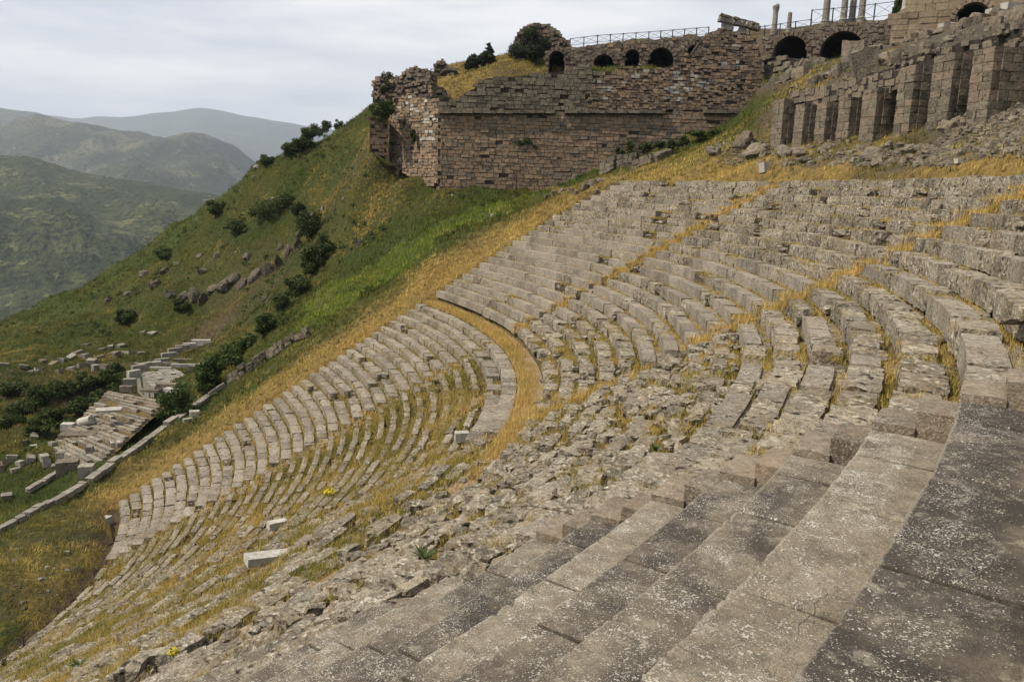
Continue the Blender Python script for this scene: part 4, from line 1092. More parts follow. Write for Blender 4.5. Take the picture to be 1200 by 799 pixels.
for (x, y, w, h) in [(170,322,18,14),(183,335,22,16),(200,345,20,14),(216,350,18,18),(228,348,22,26),(238,352,18,22),(250,340,16,18),(262,338,24,26),(272,330,20,24),(284,335,18,22),(300,325,24,26),(314,320,20,26),(328,312,18,28),(340,300,20,30),(350,290,16,24),
      (195,318,16,10),(210,310,16,10),(240,318,18,10),(255,300,16,12),(290,300,16,12),(330,290,14,14),(352,275,14,14),(150,345,18,10),(127,352,16,10),(420,288,10,18),(310,352,14,10),(235,300,14,8),(360,262,12,10)]:
    rock(x, y, w, h, which(x, y, w, h, 'cliff rock', 'in the '+('left' if x < 225 else 'middle' if x < 290 else 'right')+' of the hillside outcrop'+(', upper edge' if y < 320 else '')), G4, mat='cliff', var=FINE, dz=.8, lift=.0)
G5 = 'loose stones in the slope grass'
for _ in range(46):
    x = random.choice([random.uniform(20,110), random.uniform(440,680), random.uniform(200,500)]); y = {0:0}.get(0)
    y = random.uniform(640,770) if x < 112 else random.uniform(180,260)
    if x < 112 and y > 640+(112-x)*1.35: continue
    rock(x, y, random.uniform(4, 9), random.uniform(3, 6), 'small pale stone lying in the grass '+('of the lower left slope' if x < 112 else 'between the gully shrubs and the great wall' if x < 560 else 'near the foot of the great wall'), G5, mat='palestone', var=ROUGH, name='stone')
for (x, y, w, h) in [(648,228,10,5),(658,226,12,6),(668,225,12,6),(676,228,10,5),(685,222,12,8),(692,218,14,8),(640,232,8,4),(699,226,10,5),(703,214,10,8)]:
    rock(x, y, w, h, 'grey rubble stone in the small heap beside the bare sapling', 'rubble heap beside the sapling', var=ROUGH, name='stone')
def slab(px, py, l, w, h, ang, label, mat='marble', name='marble_block', tiltx=0, tilty=0, dfix=None, lift=0.5, cat='stone block', group=None):
    if dfix: p = at(px, py, dfix)
    else: p, d = hit(px, py)
    X = RT*math.cos(ang)+np.array([FW[0], FW[1], 0])*math.sin(ang); X[2] = tiltx; X /= np.linalg.norm(X)
    Y = np.cross(Z3+np.array([tilty, tilty*.5, 0]), X); Y /= np.linalg.norm(Y); Zv = np.cross(X, Y)
    o = bpy.data.objects.new(name, random.choice(CUT).mesh(mat)); link(o)
    o.matrix_world = frame(p+Z3*h*lift, X, Y, Zv, (l, w, h)); return tag(o, label, cat, group)
def bowl_at(px, py):                                # a photo pixel on the seats
    v = at(px, py, 1)-C; d = 6.0
    while d < 120:
        p = C+v*d; r, a = ra_inv(p[0], p[1])
        if p[2] < float(zbowl(r)): return d
        d += .1
    return d
slab(316,656,1.6,.6,.28,.62,'long pale marble slab lying tilted on the broken lower seats', tiltx=-.12, dfix=bowl_at(316,656)-.3, lift=.3)
slab(325,618+0,.8,.4,.3,.6,'small pale marble piece above the long fallen slab', dfix=bowl_at(325,618)-.2)
slab(541,516,.55,.4,.35,.2,'white marble lump at the end of the curved walkway bench', dfix=bowl_at(541,516)-.3)
slab(127,630,.55,.5,1.5,1.2,'white marble post leaning beside the lowest seats', tiltx=.1, dfix=52.5)
rock(126,676,14,12,'dark rock at the lower end of the lowest seats',None,dfix=50.5)
rock(118,604,9,10,'grey rock beside the corner of the lowest seats',None,dfix=53.5)
slab(838,205,1.5,.7,.3,.1,'flat white slab lying on top of the highest seats', dfix=bowl_at(875,208)-.6)
slab(895,203,.5,.5,.7,.5,'small pointed white stone at the top of the far stairway', tilty=.4)
slab(1127,192,.6,.3,.2,.1,'small white stone in the grass above the top row', dfix=None)
slab(222,494,1.0,.35,.3,.6,'narrow white block lying in the grass beside the sloping parapet')
slab(228,488,.8,.6,.5,.3,'rounded white block in the grass beside the sloping parapet')
# marbles by the big arch
for (x, y, l, h, lb) in [(1170,24,2.4,1.5,'large white marble block right of the big arch'),(1190,14,2.6,1.2,'long white marble block at the top right edge'),(1110,34,1.4,.7,'small white marble block left of the big arch'),(1120,32,1.0,.6,'second small white marble block left of the big arch')]:
    slab(x, y, l, .9, h, .2, lb, dfix=74, lift=.1)
rock(1140,26,24,14,'grey boulder lying in the mouth of the big arch',None,dfix=76)

def scree(name, label, regions, n, smin, smax, mat):
    dummy = Pieces(None, (0,0,0)); 
    for _ in range(n):
        x0, y0, x1, y1 = random.choice(regions); px, py = random.uniform(x0, x1), random.uniform(y0, y1); p, d = hit(px, py)
        if d > 160: continue
        r_, a_ = ra_inv(p[0], p[1])
        if a_ < .004 and rl(33) < r_ < ru(22.3): continue
        s_ = random.uniform(smin, smax)*random.random()**.5; th = random.uniform(0, 6.28); X = np.array([math.cos(th), math.sin(th), random.gauss(0, .2)]); X /= np.linalg.norm(X)
        Y = np.cross(Z3, X); Y /= np.linalg.norm(Y); Zv = np.cross(X, Y)
        dummy.items.append((random.choice(ROUGH), frame(p+Z3*s_*.05, X, Y, Zv, (s_, s_*.75, s_*.5))))
    Vs, Fs, Ts, c = [], [], [], 0
    for var, mtx in dummy.items:
        A = np.array(mtx); V = var.V@A[:3,:3].T+A[:3,3]; Vs.append(V); Fs.append(var.F+c); Ts.append(np.full(len(V), random.random())); c += len(V)
    tag(obj(name, mesh_np(name, np.concatenate(Vs), np.concatenate(Fs), MAT[mat], {'tint': np.concatenate(Ts)})), label, 'rubble', kind='stuff')
scree('rubble_scree', 'small loose grey stones strewn round the pillared wall', [(1040,30,1210,100),(1100,120,1210,190),(1100,130,1210,185),(900,60,1060,105),(840,165,1000,195),(1000,172,1120,195)], 2600, .25, .75, 'rock')
scree('slope_stones', 'small grey stones scattered in the hillside grass', [(150,290,380,370),(440,180,620,235),(10,600,115,770),(30,400,180,450)], 700, .15, .5, 'cliff')
# crumpled entablature on top of the wall
b0 = at(866, 36, 90); root = ground_root('fallen_entablature', b0, 'fallen carved white entablature lying tilted on the wall top', 'stone block'); pc = Pieces(root, b0)
pl = Plane(at(842, 40, 90), at(892, 40, 90))
for k in range(9):
    t = k/8; u, v = pl.uv(846+t*40, 23+t*10)
    pc.add(random.choice(WORN), 'palestone', pl.M(u, v, random.gauss(0,.1), (.75, .9, .55), -.25+random.gauss(0,.08)), 'carved_block', .6)
    pc.add(random.choice(CUT), 'rock', pl.M(u, v+.38, random.gauss(0,.1), (.6, 1.0, .22), -.25), 'moulding_piece', .5)
    if k in (1, 2, 5): pc.add(random.choice(CUT), 'marble', pl.M(u, v-.6, -.2, (.8, .7, .7), 0), 'support_block', .6)
pc.flush('small_pieces')
# columns
def lathe(prof, seg, flutes=0, jag=0.0, seed=0):
    V, F = [], []
    for i, (r_, z) in enumerate(prof):
        for k in range(seg):
            th = 2*math.pi*k/seg; rr_ = r_*(1-(.06 if flutes and k % 2 else 0)); n = nz(math.cos(th)*2+seed, z*2, 1, seed)*jag
            zz = z+(nz(math.cos(th)*1.5+seed, math.sin(th)*1.5, 1, 7)*jag*6 if i == len(prof)-2 or i == len(prof)-1 else 0)
            V.append((math.cos(th)*(rr_+n), math.sin(th)*(rr_+n), zz))
    for i in range(len(prof)-1):
        for k in range(seg): F.append((i*seg+k, i*seg+(k+1) % seg, (i+1)*seg+(k+1) % seg, (i+1)*seg+k))
    return V, F
def column(px, ytop, ybot, wpx, d, label, mat='palestone', cap=False):
    p = at(px, ybot, d); hh = (ybot-ytop)*d/FPX; r_ = wpx*d/FPX/2
    root = ground_root('column', p, label, 'column', 'columns of the temple on the top terrace')
    V, F = lathe([(r_*1.02, .35)]+[(r_*(1.02-.16*t), .35+(hh-.35)*t) for t in (.2,.4,.6,.8,.97)]+[(0.02, hh)], 24, 1, .03, px*.01)
    o = obj('shaft', mesh_np('shaft', V, F, MAT[mat]), root)
    V, F = lathe([(.02,-.4),(r_*1.45,-.4),(r_*1.45,.05),(r_*1.25,.12),(r_*1.35,.22),(r_*1.05,.36),(.02,.36)], 20)
    obj('base', mesh_np('base', V, F, MAT[mat]), root)
    if cap:
        V, F = lathe([(.02,hh-.9),(r_*.9,hh-.9),(r_*.95,hh-.7),(r_*1.25,hh-.2),(r_*1.15,hh),(.02,hh)], 14, 1, .05, px)
        obj('capital', mesh_np('capital', V, F, MAT[mat]), root)
column(907,8,38,6.5,98,'leftmost tall broken column with a ragged capital', cap=True)
column(924,16,38,5.5,98,'shortest broken column, second from the left')
column(967,-40,28,8,93,'tall pinkish column rising out of the picture, first of the standing group')
column(988,-40,26,7.5,92,'tall pinkish column second of the standing group')
column(998,-60,25,7.5,94,'tall pinkish column third of the standing group')
column(1009,-60,24,7.5,92,'tall pinkish column rightmost of the standing group')
column(1060,-40,14,7,86,'white column left of the pair beside the ashlar wall', 'marble')
column(1075,-40,11,6,86,'white column right of the pair beside the ashlar wall', 'marble')
# fences
def fence(pts, step, hgt, label):
    P_ = [at(*p) for p in pts]; b0 = P_[0]; root = ground_root('fence', b0, label, 'fence')
    post = Variant('post', *block_np(1, 0, 1, 1, 1, 0))
    def bar(a, b, th, nm):
        d = b-a; L_ = np.linalg.norm(d); Zv = d/L_; X = np.cross(Zv, PW.n); X /= np.linalg.norm(X); Y = np.cross(Zv, X)
        o = bpy.data.objects.new(nm, post.mesh('iron')); link(o, root); o.matrix_local = Matrix.Translation([-float(v) for v in b0])@frame((a+b)/2, X, Y, Zv, (th, th, L_))
    posts = []
    for i in range(len(P_)-1):
        n = max(1, int(np.linalg.norm(P_[i+1]-P_[i])/step))
        posts += [P_[i]+(P_[i+1]-P_[i])*k/n for k in range(n)]
    posts.append(P_[-1])
    for q in posts: bar(q-Z3*.6, q+Z3*hgt, .11, 'post')
    for a, b in zip(posts[:-1], posts[1:]):
        bar(a+Z3*hgt*.95, b+Z3*hgt*.95, .06, 'rail'); bar(a+Z3*.25, b+Z3*.25, .045, 'rail')
        bar(a+Z3*.25, b+Z3*hgt*.95, .03, 'brace'); bar(a+Z3*hgt*.95, b+Z3*.25, .03, 'brace')
fence([(668,56,97),(700,52,97),(760,48,96),(830,42.5,95)], 1.25, 1.05, 'thin metal fence with crossed braces along the long arcade')
fence([(878,44,97),(950,34,95)], 1.6, 1.1, 'short run of metal fence behind the broken columns')
fence([(950,30,91),(1000,26,90),(1048,20,89)], 2.0, 1.7, 'taller metal fence in front of the standing columns')
fence([(-20,0,-1)] and [(505,90,106),(512,90,106)], .8, 1.0, 'tiny bit of fence left of the masonry stump')

# ------------------------------------------------------------------ trees and shrubs
def leaves_mesh(name, blobs, n, size, mat, seed=0, droop=0.0):
    rs = np.random.RandomState(seed); vols = np.array([b[3]*b[4]*b[5] for b in blobs])**.7; pick = rs.choice(len(blobs), n, p=vols/vols.sum())
    B = np.array(blobs)[pick]; d = rs.normal(0, 1, (n, 3)); d /= np.linalg.norm(d, axis=1)[:, None]
    rad = rs.uniform(0, 1, n)**.38; rad *= 1+.22*np.array([noise.noise(Vector((float(a)*2.4+seed, float(b)*2.4, float(c)*2.4))) for a, b, c in d*1.5])
    P = B[:, :3]+d*rad[:, None]*B[:, 3:6]
    s_ = size*rs.uniform(.5, 1.3, n); t1 = rs.normal(0, 1, (n, 3)); t1 -= (t1*d).sum(1)[:, None]*d*.4; t1 /= np.linalg.norm(t1, axis=1)[:, None]
    t2 = np.cross(t1, d+rs.normal(0, .5, (n, 3))); t2 /= np.linalg.norm(t2, axis=1)[:, None]+1e-6
    V = np.stack([P-t1*s_[:, None], P+t2*s_[:, None]*.55, P+t1*s_[:, None], P-t2*s_[:, None]*.55], 1).reshape(-1, 3)
    return mesh_np(name, V, np.arange(4*n).reshape(-1, 4), MAT[mat], {'tint': np.repeat(rs.uniform(0, 1, n), 4)})
def limb(V, F, a, b, r0, r1, seg=7):
    a = np.array(a, float); b = np.array(b, float); d = b-a; d /= np.linalg.norm(d); x = np.cross(d, (.3, .8, .1)); x /= np.linalg.norm(x); y = np.cross(d, x); c = len(V)
    for p, r_ in ((a, r0), ((a+b)/2+x*r0*.4, (r0+r1)/2), (b, r1)):
        for k in range(seg): th = 2*math.pi*k/seg; V.append(p+x*r_*math.cos(th)+y*r_*math.sin(th))
    for q in (0, 1):
        for k in range(seg): F.append((c+q*seg+k, c+q*seg+(k+1) % seg, c+(q+1)*seg+(k+1) % seg, c+(q+1)*seg+k))
def tree(px, ybase, d, crown, label, mat='pine', n=5000, leaf=.16, seed=1, cat='tree', name='tree', trunk_r=.2, group=None):
    """crown: list of (px, py, half width px, half height px)"""
    p = at(px, ybase, d) if d else None
    if p is None: p, d = hit(px, ybase)
    root = ground_root(name, p, label, cat, group); s_ = d/FPX; rs = random.Random(seed)
    blobs = []
    for (cx, cy, hw, hh) in crown:
        q = at(cx, cy, d)-p
        for k in range(11):
            o = np.array([rs.gauss(0,1), rs.gauss(0,1), rs.gauss(0,1)]); o /= np.linalg.norm(o); o *= rs.uniform(.45, .95)
            f = rs.uniform(.26, .52); blobs.append((q[0]+o[0]*hw*s_, q[1]+o[1]*hw*s_, q[2]+o[2]*hh*s_, hw*s_*f, hw*s_*f, hh*s_*f))
        blobs.append((q[0], q[1], q[2], hw*s_*.62, hw*s_*.62, hh*s_*.62))
    obj('crown', leaves_mesh('crown', blobs, n, leaf, mat, seed), root)
    V, F = [], []; c0 = blobs[-1][:3]; limb(V, F, (0,0,-.3), (c0[0]*.7, c0[1]*.7, c0[2]*.8), trunk_r, trunk_r*.6)
    for b in blobs[:6]: limb(V, F, (c0[0]*.6, c0[1]*.6, c0[2]*.65), b[:3], trunk_r*.45, trunk_r*.12, 5)
    obj('trunk', mesh_np('trunk', V, F, MAT['bark']), root); return root
tree(620, 82, 100, [(623,54,24,19),(623,54,20,16),(613,58,14,12),(634,58,14,12)], 'dense round dark green tree in front of the ruined tower', n=16000, seed=3, leaf=.13)
tree(563, 86, 99, [(557,72,11,8),(566,69,9,8),(553,76,7,5)], 'low flat topped dark pine left of the taller pine', n=3500, seed=4, trunk_r=.14)
tree(571, 84, 102, [(573,53,2,3),(573,57,5,3),(573,61,6,4),(574,66,9,4),(574,71,10,5)], 'taller pointed pine right of the flat topped one', n=2600, seed=5, trunk_r=.14)
tree(549, 84, 99, [(549,79,5,4)], 'small dark shrub left of the flat topped pine', n=900, seed=6, trunk_r=.05, cat='shrub', name='shrub')
for i, (px, yb, d, cr, lb) in enumerate([
  (451,148,90.5,[(451,130,15,14),(447,134,11,10)],'big dark bush growing out of the corner of the bastion'),
  (455,113,93,[(455,97,10,10),(452,105,8,7)],'bush growing on the crumbling stone corner'),
  (510,122,87.5,[(513,118,4,5)],'small plant on the ledge left of the grey wall'),
  (616,180,87.3,[(617,165,7,5),(612,168,5,4),(628,172,4,3)],'sparse green plant growing from the middle of the great wall'),
  (485,172,90,[(484,158,3,8)],'thin creeping plant on the bastion face'),
  (735,186,86.4,[(728,178,6,6),(741,180,9,6),(738,170,6,5)],'dark bush at the foot of the great wall'),
  (757,180,86,[(757,173,8,6),(772,170,7,5)],'second dark bush farther right at the foot of the great wall'),
  (790,178,80,[(785,170,8,6),(800,166,8,6)],'green bush beside the second wall stub'),
  (820,160,82,[(818,157,14,4),(838,155,10,3)],'long low dark bush where the green slope meets the great wall'),
  (1063,25,88,[(1052,10,6,12)],'thin leafy bush beside the white columns'),
  ]): tree(px, yb, d, cr, lb, 'bush', 1500 if i else 3500, .14, 20+i, 'bush', 'bush', .06)
hb = [(312,196,[(312,188,8,6)],'small round bush alone on the skyline'),
  (340,182,[(342,175,10,9),(352,168,9,8)],'dark bush on the skyline, lower of the cluster'),(358,172,[(360,162,10,9)],'dark bush in the middle of the skyline cluster'),
  (372,162,[(373,153,9,8),(382,147,7,5)],'dark bush at the top of the skyline cluster'),(396,150,[(397,147,6,5)],'small bush on the skyline right of the cluster'),
  (255,250,[(254,243,11,8)],'dark round bush on the upper left of the hillside'),(280,274,[(280,267,13,8)],'wide low bush below the round hillside bush'),
  (322,252,[(322,240,18,12),(308,248,12,9),(336,236,12,9)],'largest dark bush on the upper hillside'),
  (362,282,[(362,262,13,18),(368,272,10,12)],'tall dark bush right of the largest hillside bush'),
  (352,250,[(350,244,8,7)],'small dark bush above the tall hillside bush'),
  (385,300,[(383,290,12,12),(372,300,12,12)],'dark shrub at the top of the gully chain'),(366,322,[(364,312,13,12)],'dark shrub second in the gully chain'),
  (348,344,[(348,334,13,12)],'dark shrub third in the gully chain'),(330,366,[(331,354,12,11)],'dark shrub fourth in the gully chain'),(310,390,[(310,380,13,11)],'dark shrub at the bottom of the gully chain'),
  (213,366,[(213,359,9,7)],'small round dark bush below the cliff rocks'),(147,378,[(147,370,9,7)],'small dark bush left of the cliff rocks'),(195,300,[(192,297,12,5)],'low bush above the cliff rocks'),
  (205,492,[(205,470,15,18),(196,480,10,14),(214,476,12,13)],'tall green bush on the temple steps beside the parapet'),
  (238,462,[(238,440,12,14),(250,434,12,12)],'green bush right of the temple floor'),(256,450,[(262,424,14,13),(248,432,12,12)],'dark green bush behind the temple stub wall'),
  (280,415,[(278,408,14,8),(292,400,12,8)],'dark bush right of the temple back wall'),
  (168,505,[(168,498,9,7)],'small round green bush on the temple steps')]
for i, (px, yb, cr, lb) in enumerate(hb):
    p, d = hit(px, yb)
    cr = [(a_, b_, c_*1.25, d_*1.2) for a_, b_, c_, d_ in cr]
    tree(px, yb+1, None, cr, lb, 'bush2' if 18 <= i else 'bush', 3200 if cr[0][2] > 11 else 1300, .15 if d < 95 else .17, 60+i, 'bush', 'bush', .06)
for i, (px, py, w, h) in enumerate([(15,455,22,12),(45,462,24,13),(75,455,22,12),(100,450,18,14),(125,445,16,14),(30,478,24,12),(62,485,22,12),(95,475,20,12),(118,465,16,12),(10,492,20,10),(45,500,20,9),(80,498,16,8),(138,432,12,9),(135,455,12,10)]):
    tree(px, py+h*.8, None, [(px, py, w*.8, h*.8)], ('large' if w > 21 else 'middling' if w > 15 else 'small')+' dark shrub in the '+('back' if py < 470 else 'front')+' of the thicket, '+('left end' if px < 40 else 'middle' if px < 90 else 'end nearest the steps'), 'bush', 1700, .16, 100+i, 'bush', 'bush', .05, 'dark shrubs left of the temple')
def bare(px, ybase, d, hpx, label, seed):
    p = at(px, ybase, d) if d else hit(px, ybase)[0]
    if not d: d = hit(px, ybase)[1]
    root = ground_root('bare_sapling', p, label, 'tree'); rs = random.Random(seed); H_ = hpx*d/FPX; V, F = [], []; W_, G_ = [], []
    limb(V, F, (0,0,-.2), (0,.02,H_*.7), .07*H_*.5, .03*H_*.5, 6)
    for k in range(16):
        z = H_*rs.uniform(.35,.7); th = rs.uniform(0,6.28); l = H_*rs.uniform(.2,.45); e = (math.cos(th)*l*.7, math.sin(th)*l*.7, z+l*.7)
        limb(W_, G_, (0,0,z), e, .02, .008, 4)
        for q in range(3): th2 = th+rs.gauss(0,.7); limb(W_, G_, e, (e[0]+math.cos(th2)*l*.4, e[1]+math.sin(th2)*l*.4, e[2]+l*.35), .012, .005, 3)
    obj('trunk', mesh_np('trunk', V, F, MAT['bark']), root); obj('twigs', mesh_np('twigs', W_, G_, MAT['bark']), root)
bare(605, 228, 85.5, 34, 'bare sapling in front of the great wall', 3)
bare(29, 770, None, 38, 'dark leafless shrub at the lower left edge', 4)
bare(5, 792, None, 28, 'smaller leafless shrub in the lower left corner', 5)
def rosette(px, py, r_, label, mat, seed, d, fl=None):
    p = at(px, py, d); root = ground_root('plant', p, label, 'plant'); rs = random.Random(seed); V, F = [], []
    for k in range(26):
        th = rs.uniform(0, 6.28); l = r_*rs.uniform(.6, 1.1); up_ = rs.uniform(.25, 1.1); w = r_*.09; c, s_ = math.cos(th), math.sin(th); b = len(V)
        V += [(-s_*w*.4, c*w*.4, 0), (s_*w*.4, -c*w*.4, 0), (c*l*.5+s_*w, s_*l*.5-c*w, l*.5*up_), (c*l*.5-s_*w, s_*l*.5+c*w, l*.5*up_), (c*l, s_*l, l*up_*.75)]
        F += [(b, b+1, b+2), (b, b+2, b+3), (b+3, b+2, b+4)]
    obj('leaves', mesh_np('leaves', V, F, MAT[mat], {'tint': [rs.random() for _ in V]}), root)
    if fl: obj('flowers', leaves_mesh('flowers', [(0,0,r_*.55,r_*.8,r_*.8,r_*.4)], 220, r_*.10, fl, seed), root)
rosette(497,656,.30,'spiky grey green thistle growing in front of the lowest near row','bush2',3,bowl_at(497,656)-.35)
rosette(386,582,.40,'bright yellow flowering bush on the broken lower seats','bush2',4,bowl_at(386,582)-.3,'yellow')
rosette(203,768,.16,'small yellow flowering plant beside the bare walkway rock','bush2',5,bowl_at(200,770)-.15,'yellow')
rosette(93,782,.32,'small dark green plant on the rubble at the lower left','bush2',6,bowl_at(93,782)-.2)
rosette(768,528,.20,'small green weed among the rubble stones','bush2',7,bowl_at(768,528)-.15)

blobs = []
for _ in range(5200):
    x = random.uniform(20, 84); y = random.uniform(-4, 100); r, a = ra_inv(x, y)
    if a < .02: continue
    z = gz(x, y); X_, Y_, dd = proj((x, y, z))
    if not (-20 < X_ < 900 and 90 < Y_ < 640) or gat(att_d, x, y) > .5 and random.random() < .9: continue
    if nz(x, y, .16, 21)+.5*nz(x, y, .6, 3)+.3*gat(att_r, x, y) < .22: continue
    r_ = random.uniform(.18, .55); blobs.append((x, y, z+r_*.3, r_, r_, r_*.6))
    if len(blobs) > 900: break
tag(obj('low_scrub', leaves_mesh('low_scrub', blobs, 26000, .13, 'bush2', 77)), 'low dark green scrub spread in patches over the hillside', 'scrub', kind='stuff')
# ------------------------------------------------------------------ temple on the terrace
def terr(px, py, z): 
    v = at(px, py, 1)-C; return C+v*((z-C[2])/v[2])
tA, tB = terr(60, 520, -12.6), terr(108, 548, -12.6)
tC, tD = terr(126, 458, -11.0), terr(192, 471, -11.0)
b0 = (tA+tB)/2; root = ground_root('temple_steps', b0, 'broad flight of ruined temple steps on the lower terrace', 'steps'); pc = Pieces(root, b0)
NS = 22
for k in range(NS):
    t = k/(NS-1); a = tA*(1-t)+tC*t; b = tB*(1-t)+tD*t; d = b-a; L_ = np.linalg.norm(d); X = d/L_; X[2] = 0; X /= np.linalg.norm(X); Y = np.cross(Z3, X)
    s_ = 0
    while s_ < L_:
        l = random.uniform(1.2, 3.0); l = min(l, L_-s_+.1); p = a+d/L_*(s_+l/2); mx_, my_, _ = proj(p)
        keep = random.random() > (.10 if k < 8 or k > 18 else .35)
        if keep: pc.add(random.choice(CUT), 'palestone' if random.random() < .35 else 'eroded', frame(p+Z3*(random.gauss(0,.02)-.22), X, Y, Z3, (l-.03, .36, .44)), 'step_block', l)
        s_ += l
pc.flush('small_blocks')
V = []; 
for t in np.linspace(0, 1.02, 24):
    a = tA*(1-t)+tC*t; b = tB*(1-t)+tD*t
    for s_ in np.linspace(-.02, 1.04, 10): p = a+(b-a)*s_; V.append((p[0], p[1], p[2]-.26+.1*nz(p[0], p[1], 1, 2)))
F = [(i*10+k, i*10+k+1, (i+1)*10+k+1, (i+1)*10+k) for i in range(23) for k in range(9)]
nV = len(V)
me = mesh_np('steps_bank', V, F, MAT['terrain'], {'green': [.45]*nV, 'dry': [.6]*nV, 'rocky': [.5]*nV}, True); tag(obj('steps_bank', me), kind='structure')
# podium
q = [terr(160,438,-10.9), terr(205,432,-10.9), terr(226,447,-10.9), terr(180,455,-10.9)]
c = sum(q)/4; root = ground_root('temple_floor', c, 'pale paved temple floor at the head of the steps', 'floor')
bm = bmesh.new(); T_ = [bm.verts.new(p-c) for p in q]; B_ = [bm.verts.new(p-c-Z3*1.9) for p in q]; bm.faces.new(T_); bm.faces.new(B_[::-1])
for i in range(4): bm.faces.new((T_[i], B_[i], B_[(i+1)%4], T_[(i+1)%4]))
bmesh.ops.recalc_face_normals(bm, faces=bm.faces); me = bpy.data.meshes.new('podium'); bm.to_mesh(me); bm.free(); me.materials.append(MAT['palestone']); obj('podium', me, root)
pc = Pieces(root, c); Xf = (q[1]-q[0]); Xf /= np.linalg.norm(Xf); Yf = np.cross(Z3, Xf)
for i in range(7):
    for k in range(5):
        s_, t = (i+.5)/7, (k+.5)/5; p = (q[0]*(1-s_)+q[1]*s_)*(1-t)+(q[3]*(1-s_)+q[2]*s_)*t
        if random.random() < .85: pc.add(random.choice(CUT), 'palestone', frame(p+Z3*.04, Xf, Yf, Z3, (np.linalg.norm(q[1]-q[0])/7*.97, np.linalg.norm(q[3]-q[0])/5*.9, .2)), 'paving_slab', 1)
pc.flush('small_slabs')
TB = 'fallen blocks of the ruined temple'
def tblock(px, py, l, w, h, ang, z, mat='palestone', lab='pale stone block lying among the temple ruins', g_=TB, name='stone_block', tx=0.0):
    p = terr(px, py, z); X = RT*math.cos(ang)+np.array([FW[0], FW[1], 0])*math.sin(ang); X[2] = tx; X /= np.linalg.norm(X); Y = np.cross(Z3, X); Y /= np.linalg.norm(Y); Zv = np.cross(X, Y)
    o = bpy.data.objects.new(name, random.choice(CUT).mesh(mat)); link(o); o.matrix_world = frame(p+Z3*h*.4, X, Y, Zv, (l, w, h)); tag(o, lab, 'stone block', g_)
for (x, y, l, w, h, an) in [(152,450,1.6,1.0,1.0,.2),(157,442,1.8,.9,1.3,.9),(163,436,2.0,.8,1.4,.9),(170,431,2.0,.8,1.0,.8),(180,428,2.2,.7,.7,.7),(190,424,2.2,.7,.7,.8),(198,418,2.4,.8,.9,.9),(205,413,2.4,.8,1.0,.9),(214,409,2.4,.8,.9,.5),
    (222,407,2.2,.9,1.0,.2),(236,404,3.2,1.0,1.2,.0),(252,406,2.0,1.0,1.1,.1),(262,405,2.2,1.1,1.4,.0),(270,402,1.6,1.0,1.6,.2),(215,430,3.6,.6,.6,.05),(196,427,3.4,.5,.4,.0),(188,432,3.2,.5,.35,.0),(226,440,.9,.8,1.9,.1),(236,436,1.0,.8,1.7,.4),(242,436,.8,.8,1.5,.1),
    (196,455,2.6,1.2,.9,.1),(203,459,2.4,1.1,.6,-.2),(176,459,2.6,.6,.4,.0),(214,423,2.8,.7,.5,.05),(148,458,1.6,.9,.9,.3)]:
    tblock(x, y, l*.7, w*.6, h*.6, an+random.gauss(0,.12), -10.8 if y > 425 else -11.6, mat=random.choice(['palestone','rock','palestone','marble']), lab=('long' if l > 2.5 else 'upright' if h > 1.5 else 'squat')+' pale block '+('on the back wall line of the temple' if y < 416 else 'on the left wall line of the temple' if x < 187 else 'on the pale temple floor' if x < 222 and y < 450 else 'at the head of the temple steps' if y >= 450 else 'at the right corner of the temple floor'))
tblock(128,481,2.0,1.1,.18,.35,-10.6,'marble','large pale flat slab lying on the middle of the temple steps',None)
tblock(80,503,1.0,.7,.6,.1,-12.4,'marble','white block left of the fallen drum on the lower steps',None)
tblock(93,513,2.8,1.6,.5,.1,-12.6,'rock','dark flat slab below the fallen drum',None)
tblock(137,522,.9,.6,.4,.5,-12.4,'marble','white block at the right edge of the lower steps',None)
tblock(80,554+0,1.5,1.2,1.1,.4,-13.0,'rock','big dark angular block at the foot of the temple steps',None)
tblock(106,537,.5,.5,1.1,.2,-12.9,'palestone','small upright stone post at the bottom of the steps',None)
tblock(102,563,1.0,.9,1.3,.3,-12.9,'palestone','upright block ending the sloping parapet',None)
p = terr(102, 500, -12.2); V, F = lathe([(.02,-.65),(.4,-.65),(.4,.65),(.02,.65)], 18, 0, .03, 2); o = obj('column_drum', mesh_np('column_drum', V, F, MAT['marble'])); o.rotation_euler = (R(70), R(15), R(40)); o.location = tuple(p+Z3*.5); tag(o, 'fallen white column drum on the lower temple steps', 'column drum')
G6 = 'scattered blocks left of the temple'
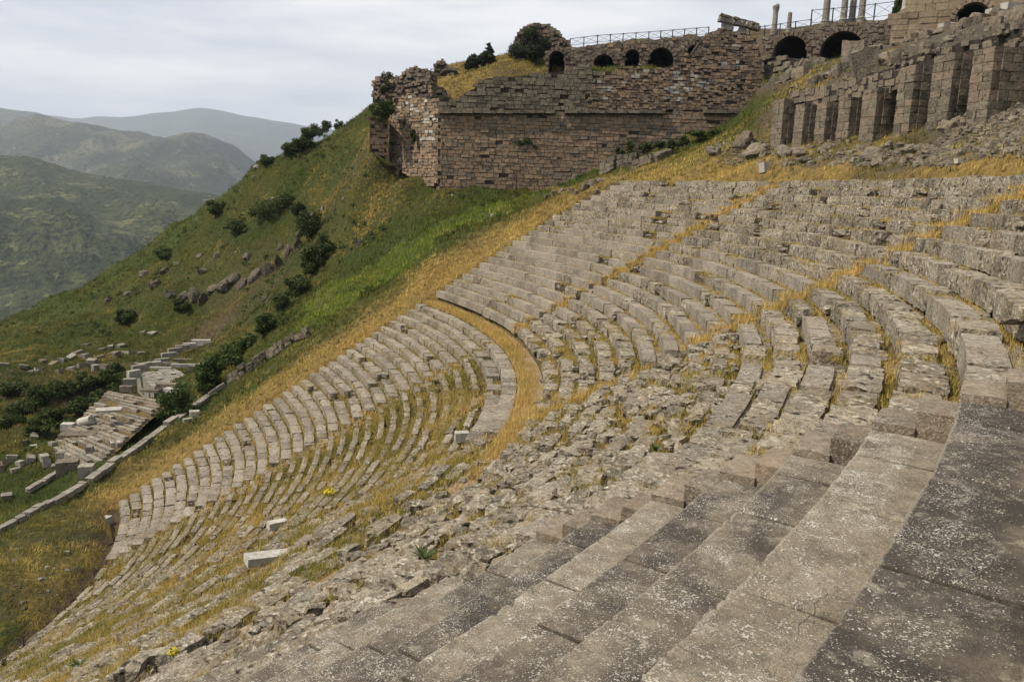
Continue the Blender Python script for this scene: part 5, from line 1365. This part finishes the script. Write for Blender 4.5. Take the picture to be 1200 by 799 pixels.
for (x, y, w, h) in [(4,545,12,8),(14,540,14,10),(24,545,12,8),(40,528,14,8),(52,538,16,8),(62,522,12,7),(72,535,14,8),(36,540,16,9),(55,545,16,10),(8,585,14,10),(30,520,10,7),(48,508,12,5),(40,512,14,5),(56,500,10,5),(85,545,10,6),(18,553,12,7),(0,552,12,9),(64,548,10,6)]:
    rock(x, y, w, h, which(x, y, w, h, 'grey block', ('below' if y > 532 else 'beside')+' the temple steps, '+('at picture edge' if x < 20 else 'mid scatter' if x < 50 else 'nearest the steps')), G6, mat='palestone' if random.random() < .4 else 'rock', var=CUT, name='stone_block', cat='stone block')
G7 = 'tumbled blocks above the thicket'
for (x, y, w, h) in [(5,428,12,4),(28,430,16,4),(45,434,14,5),(62,428,16,5),(50,424,10,4),(72,424,12,6),(84,420,12,6),(92,416,14,7),(100,420,12,8),(108,426,14,8),(118,422,12,8),(112,434,10,10),(122,432,10,8),(96,430,12,6),(135,417,14,7),(150,414,16,4),(165,414,14,3),(178,391,14,3),(168,390,10,3),(130,408,10,5),(84,434,12,6),(70,436,10,5),(120,412,12,6),(142,406,10,4),(40,438,14,6),(126,446,8,14),(100,405,12,3),(160,428,10,4)]:
    rock(x, y, w, h, which(x, y, w, h, 'tumbled block', 'above the thicket, '+('far left end' if x < 35 else 'left of the heap' if x < 75 else 'in the heap' if x < 126 else 'right of the heap')+(', lower line' if y > 427 else ', upper line')), G7, mat='palestone' if random.random() < .45 else 'rock', var=CUT, name='stone_block', cat='stone block')

# ------------------------------------------------------------------ haze
bpy.ops.mesh.primitive_cube_add(size=1) if False else None
hz = [(x, y, z) for x in (-14000, 14000) for y in (-14000, 14000) for z in (VALLEY-3, 760)]
hf = [(0,1,3,2),(4,6,7,5),(0,4,5,1),(2,3,7,6),(0,2,6,4),(1,5,7,3)]
me = bpy.data.meshes.new('haze'); me.from_pydata(hz, [], hf)
m = bpy.data.materials.new('thin_haze'); m.use_nodes = True; n = m.node_tree; n.nodes.clear(); out = n.nodes.new('ShaderNodeOutputMaterial'); pv = n.nodes.new('ShaderNodeVolumePrincipled')
pv.inputs['Color'].default_value = (.72, .83, 1.0, 1); pv.inputs['Density'].default_value = 0.00009; pv.inputs['Anisotropy'].default_value = .25
n.links.new(pv.outputs[0], out.inputs['Volume']); me.materials.append(m)
o = bpy.data.objects.new('haze', me); link(o); o['kind'] = 'stuff'
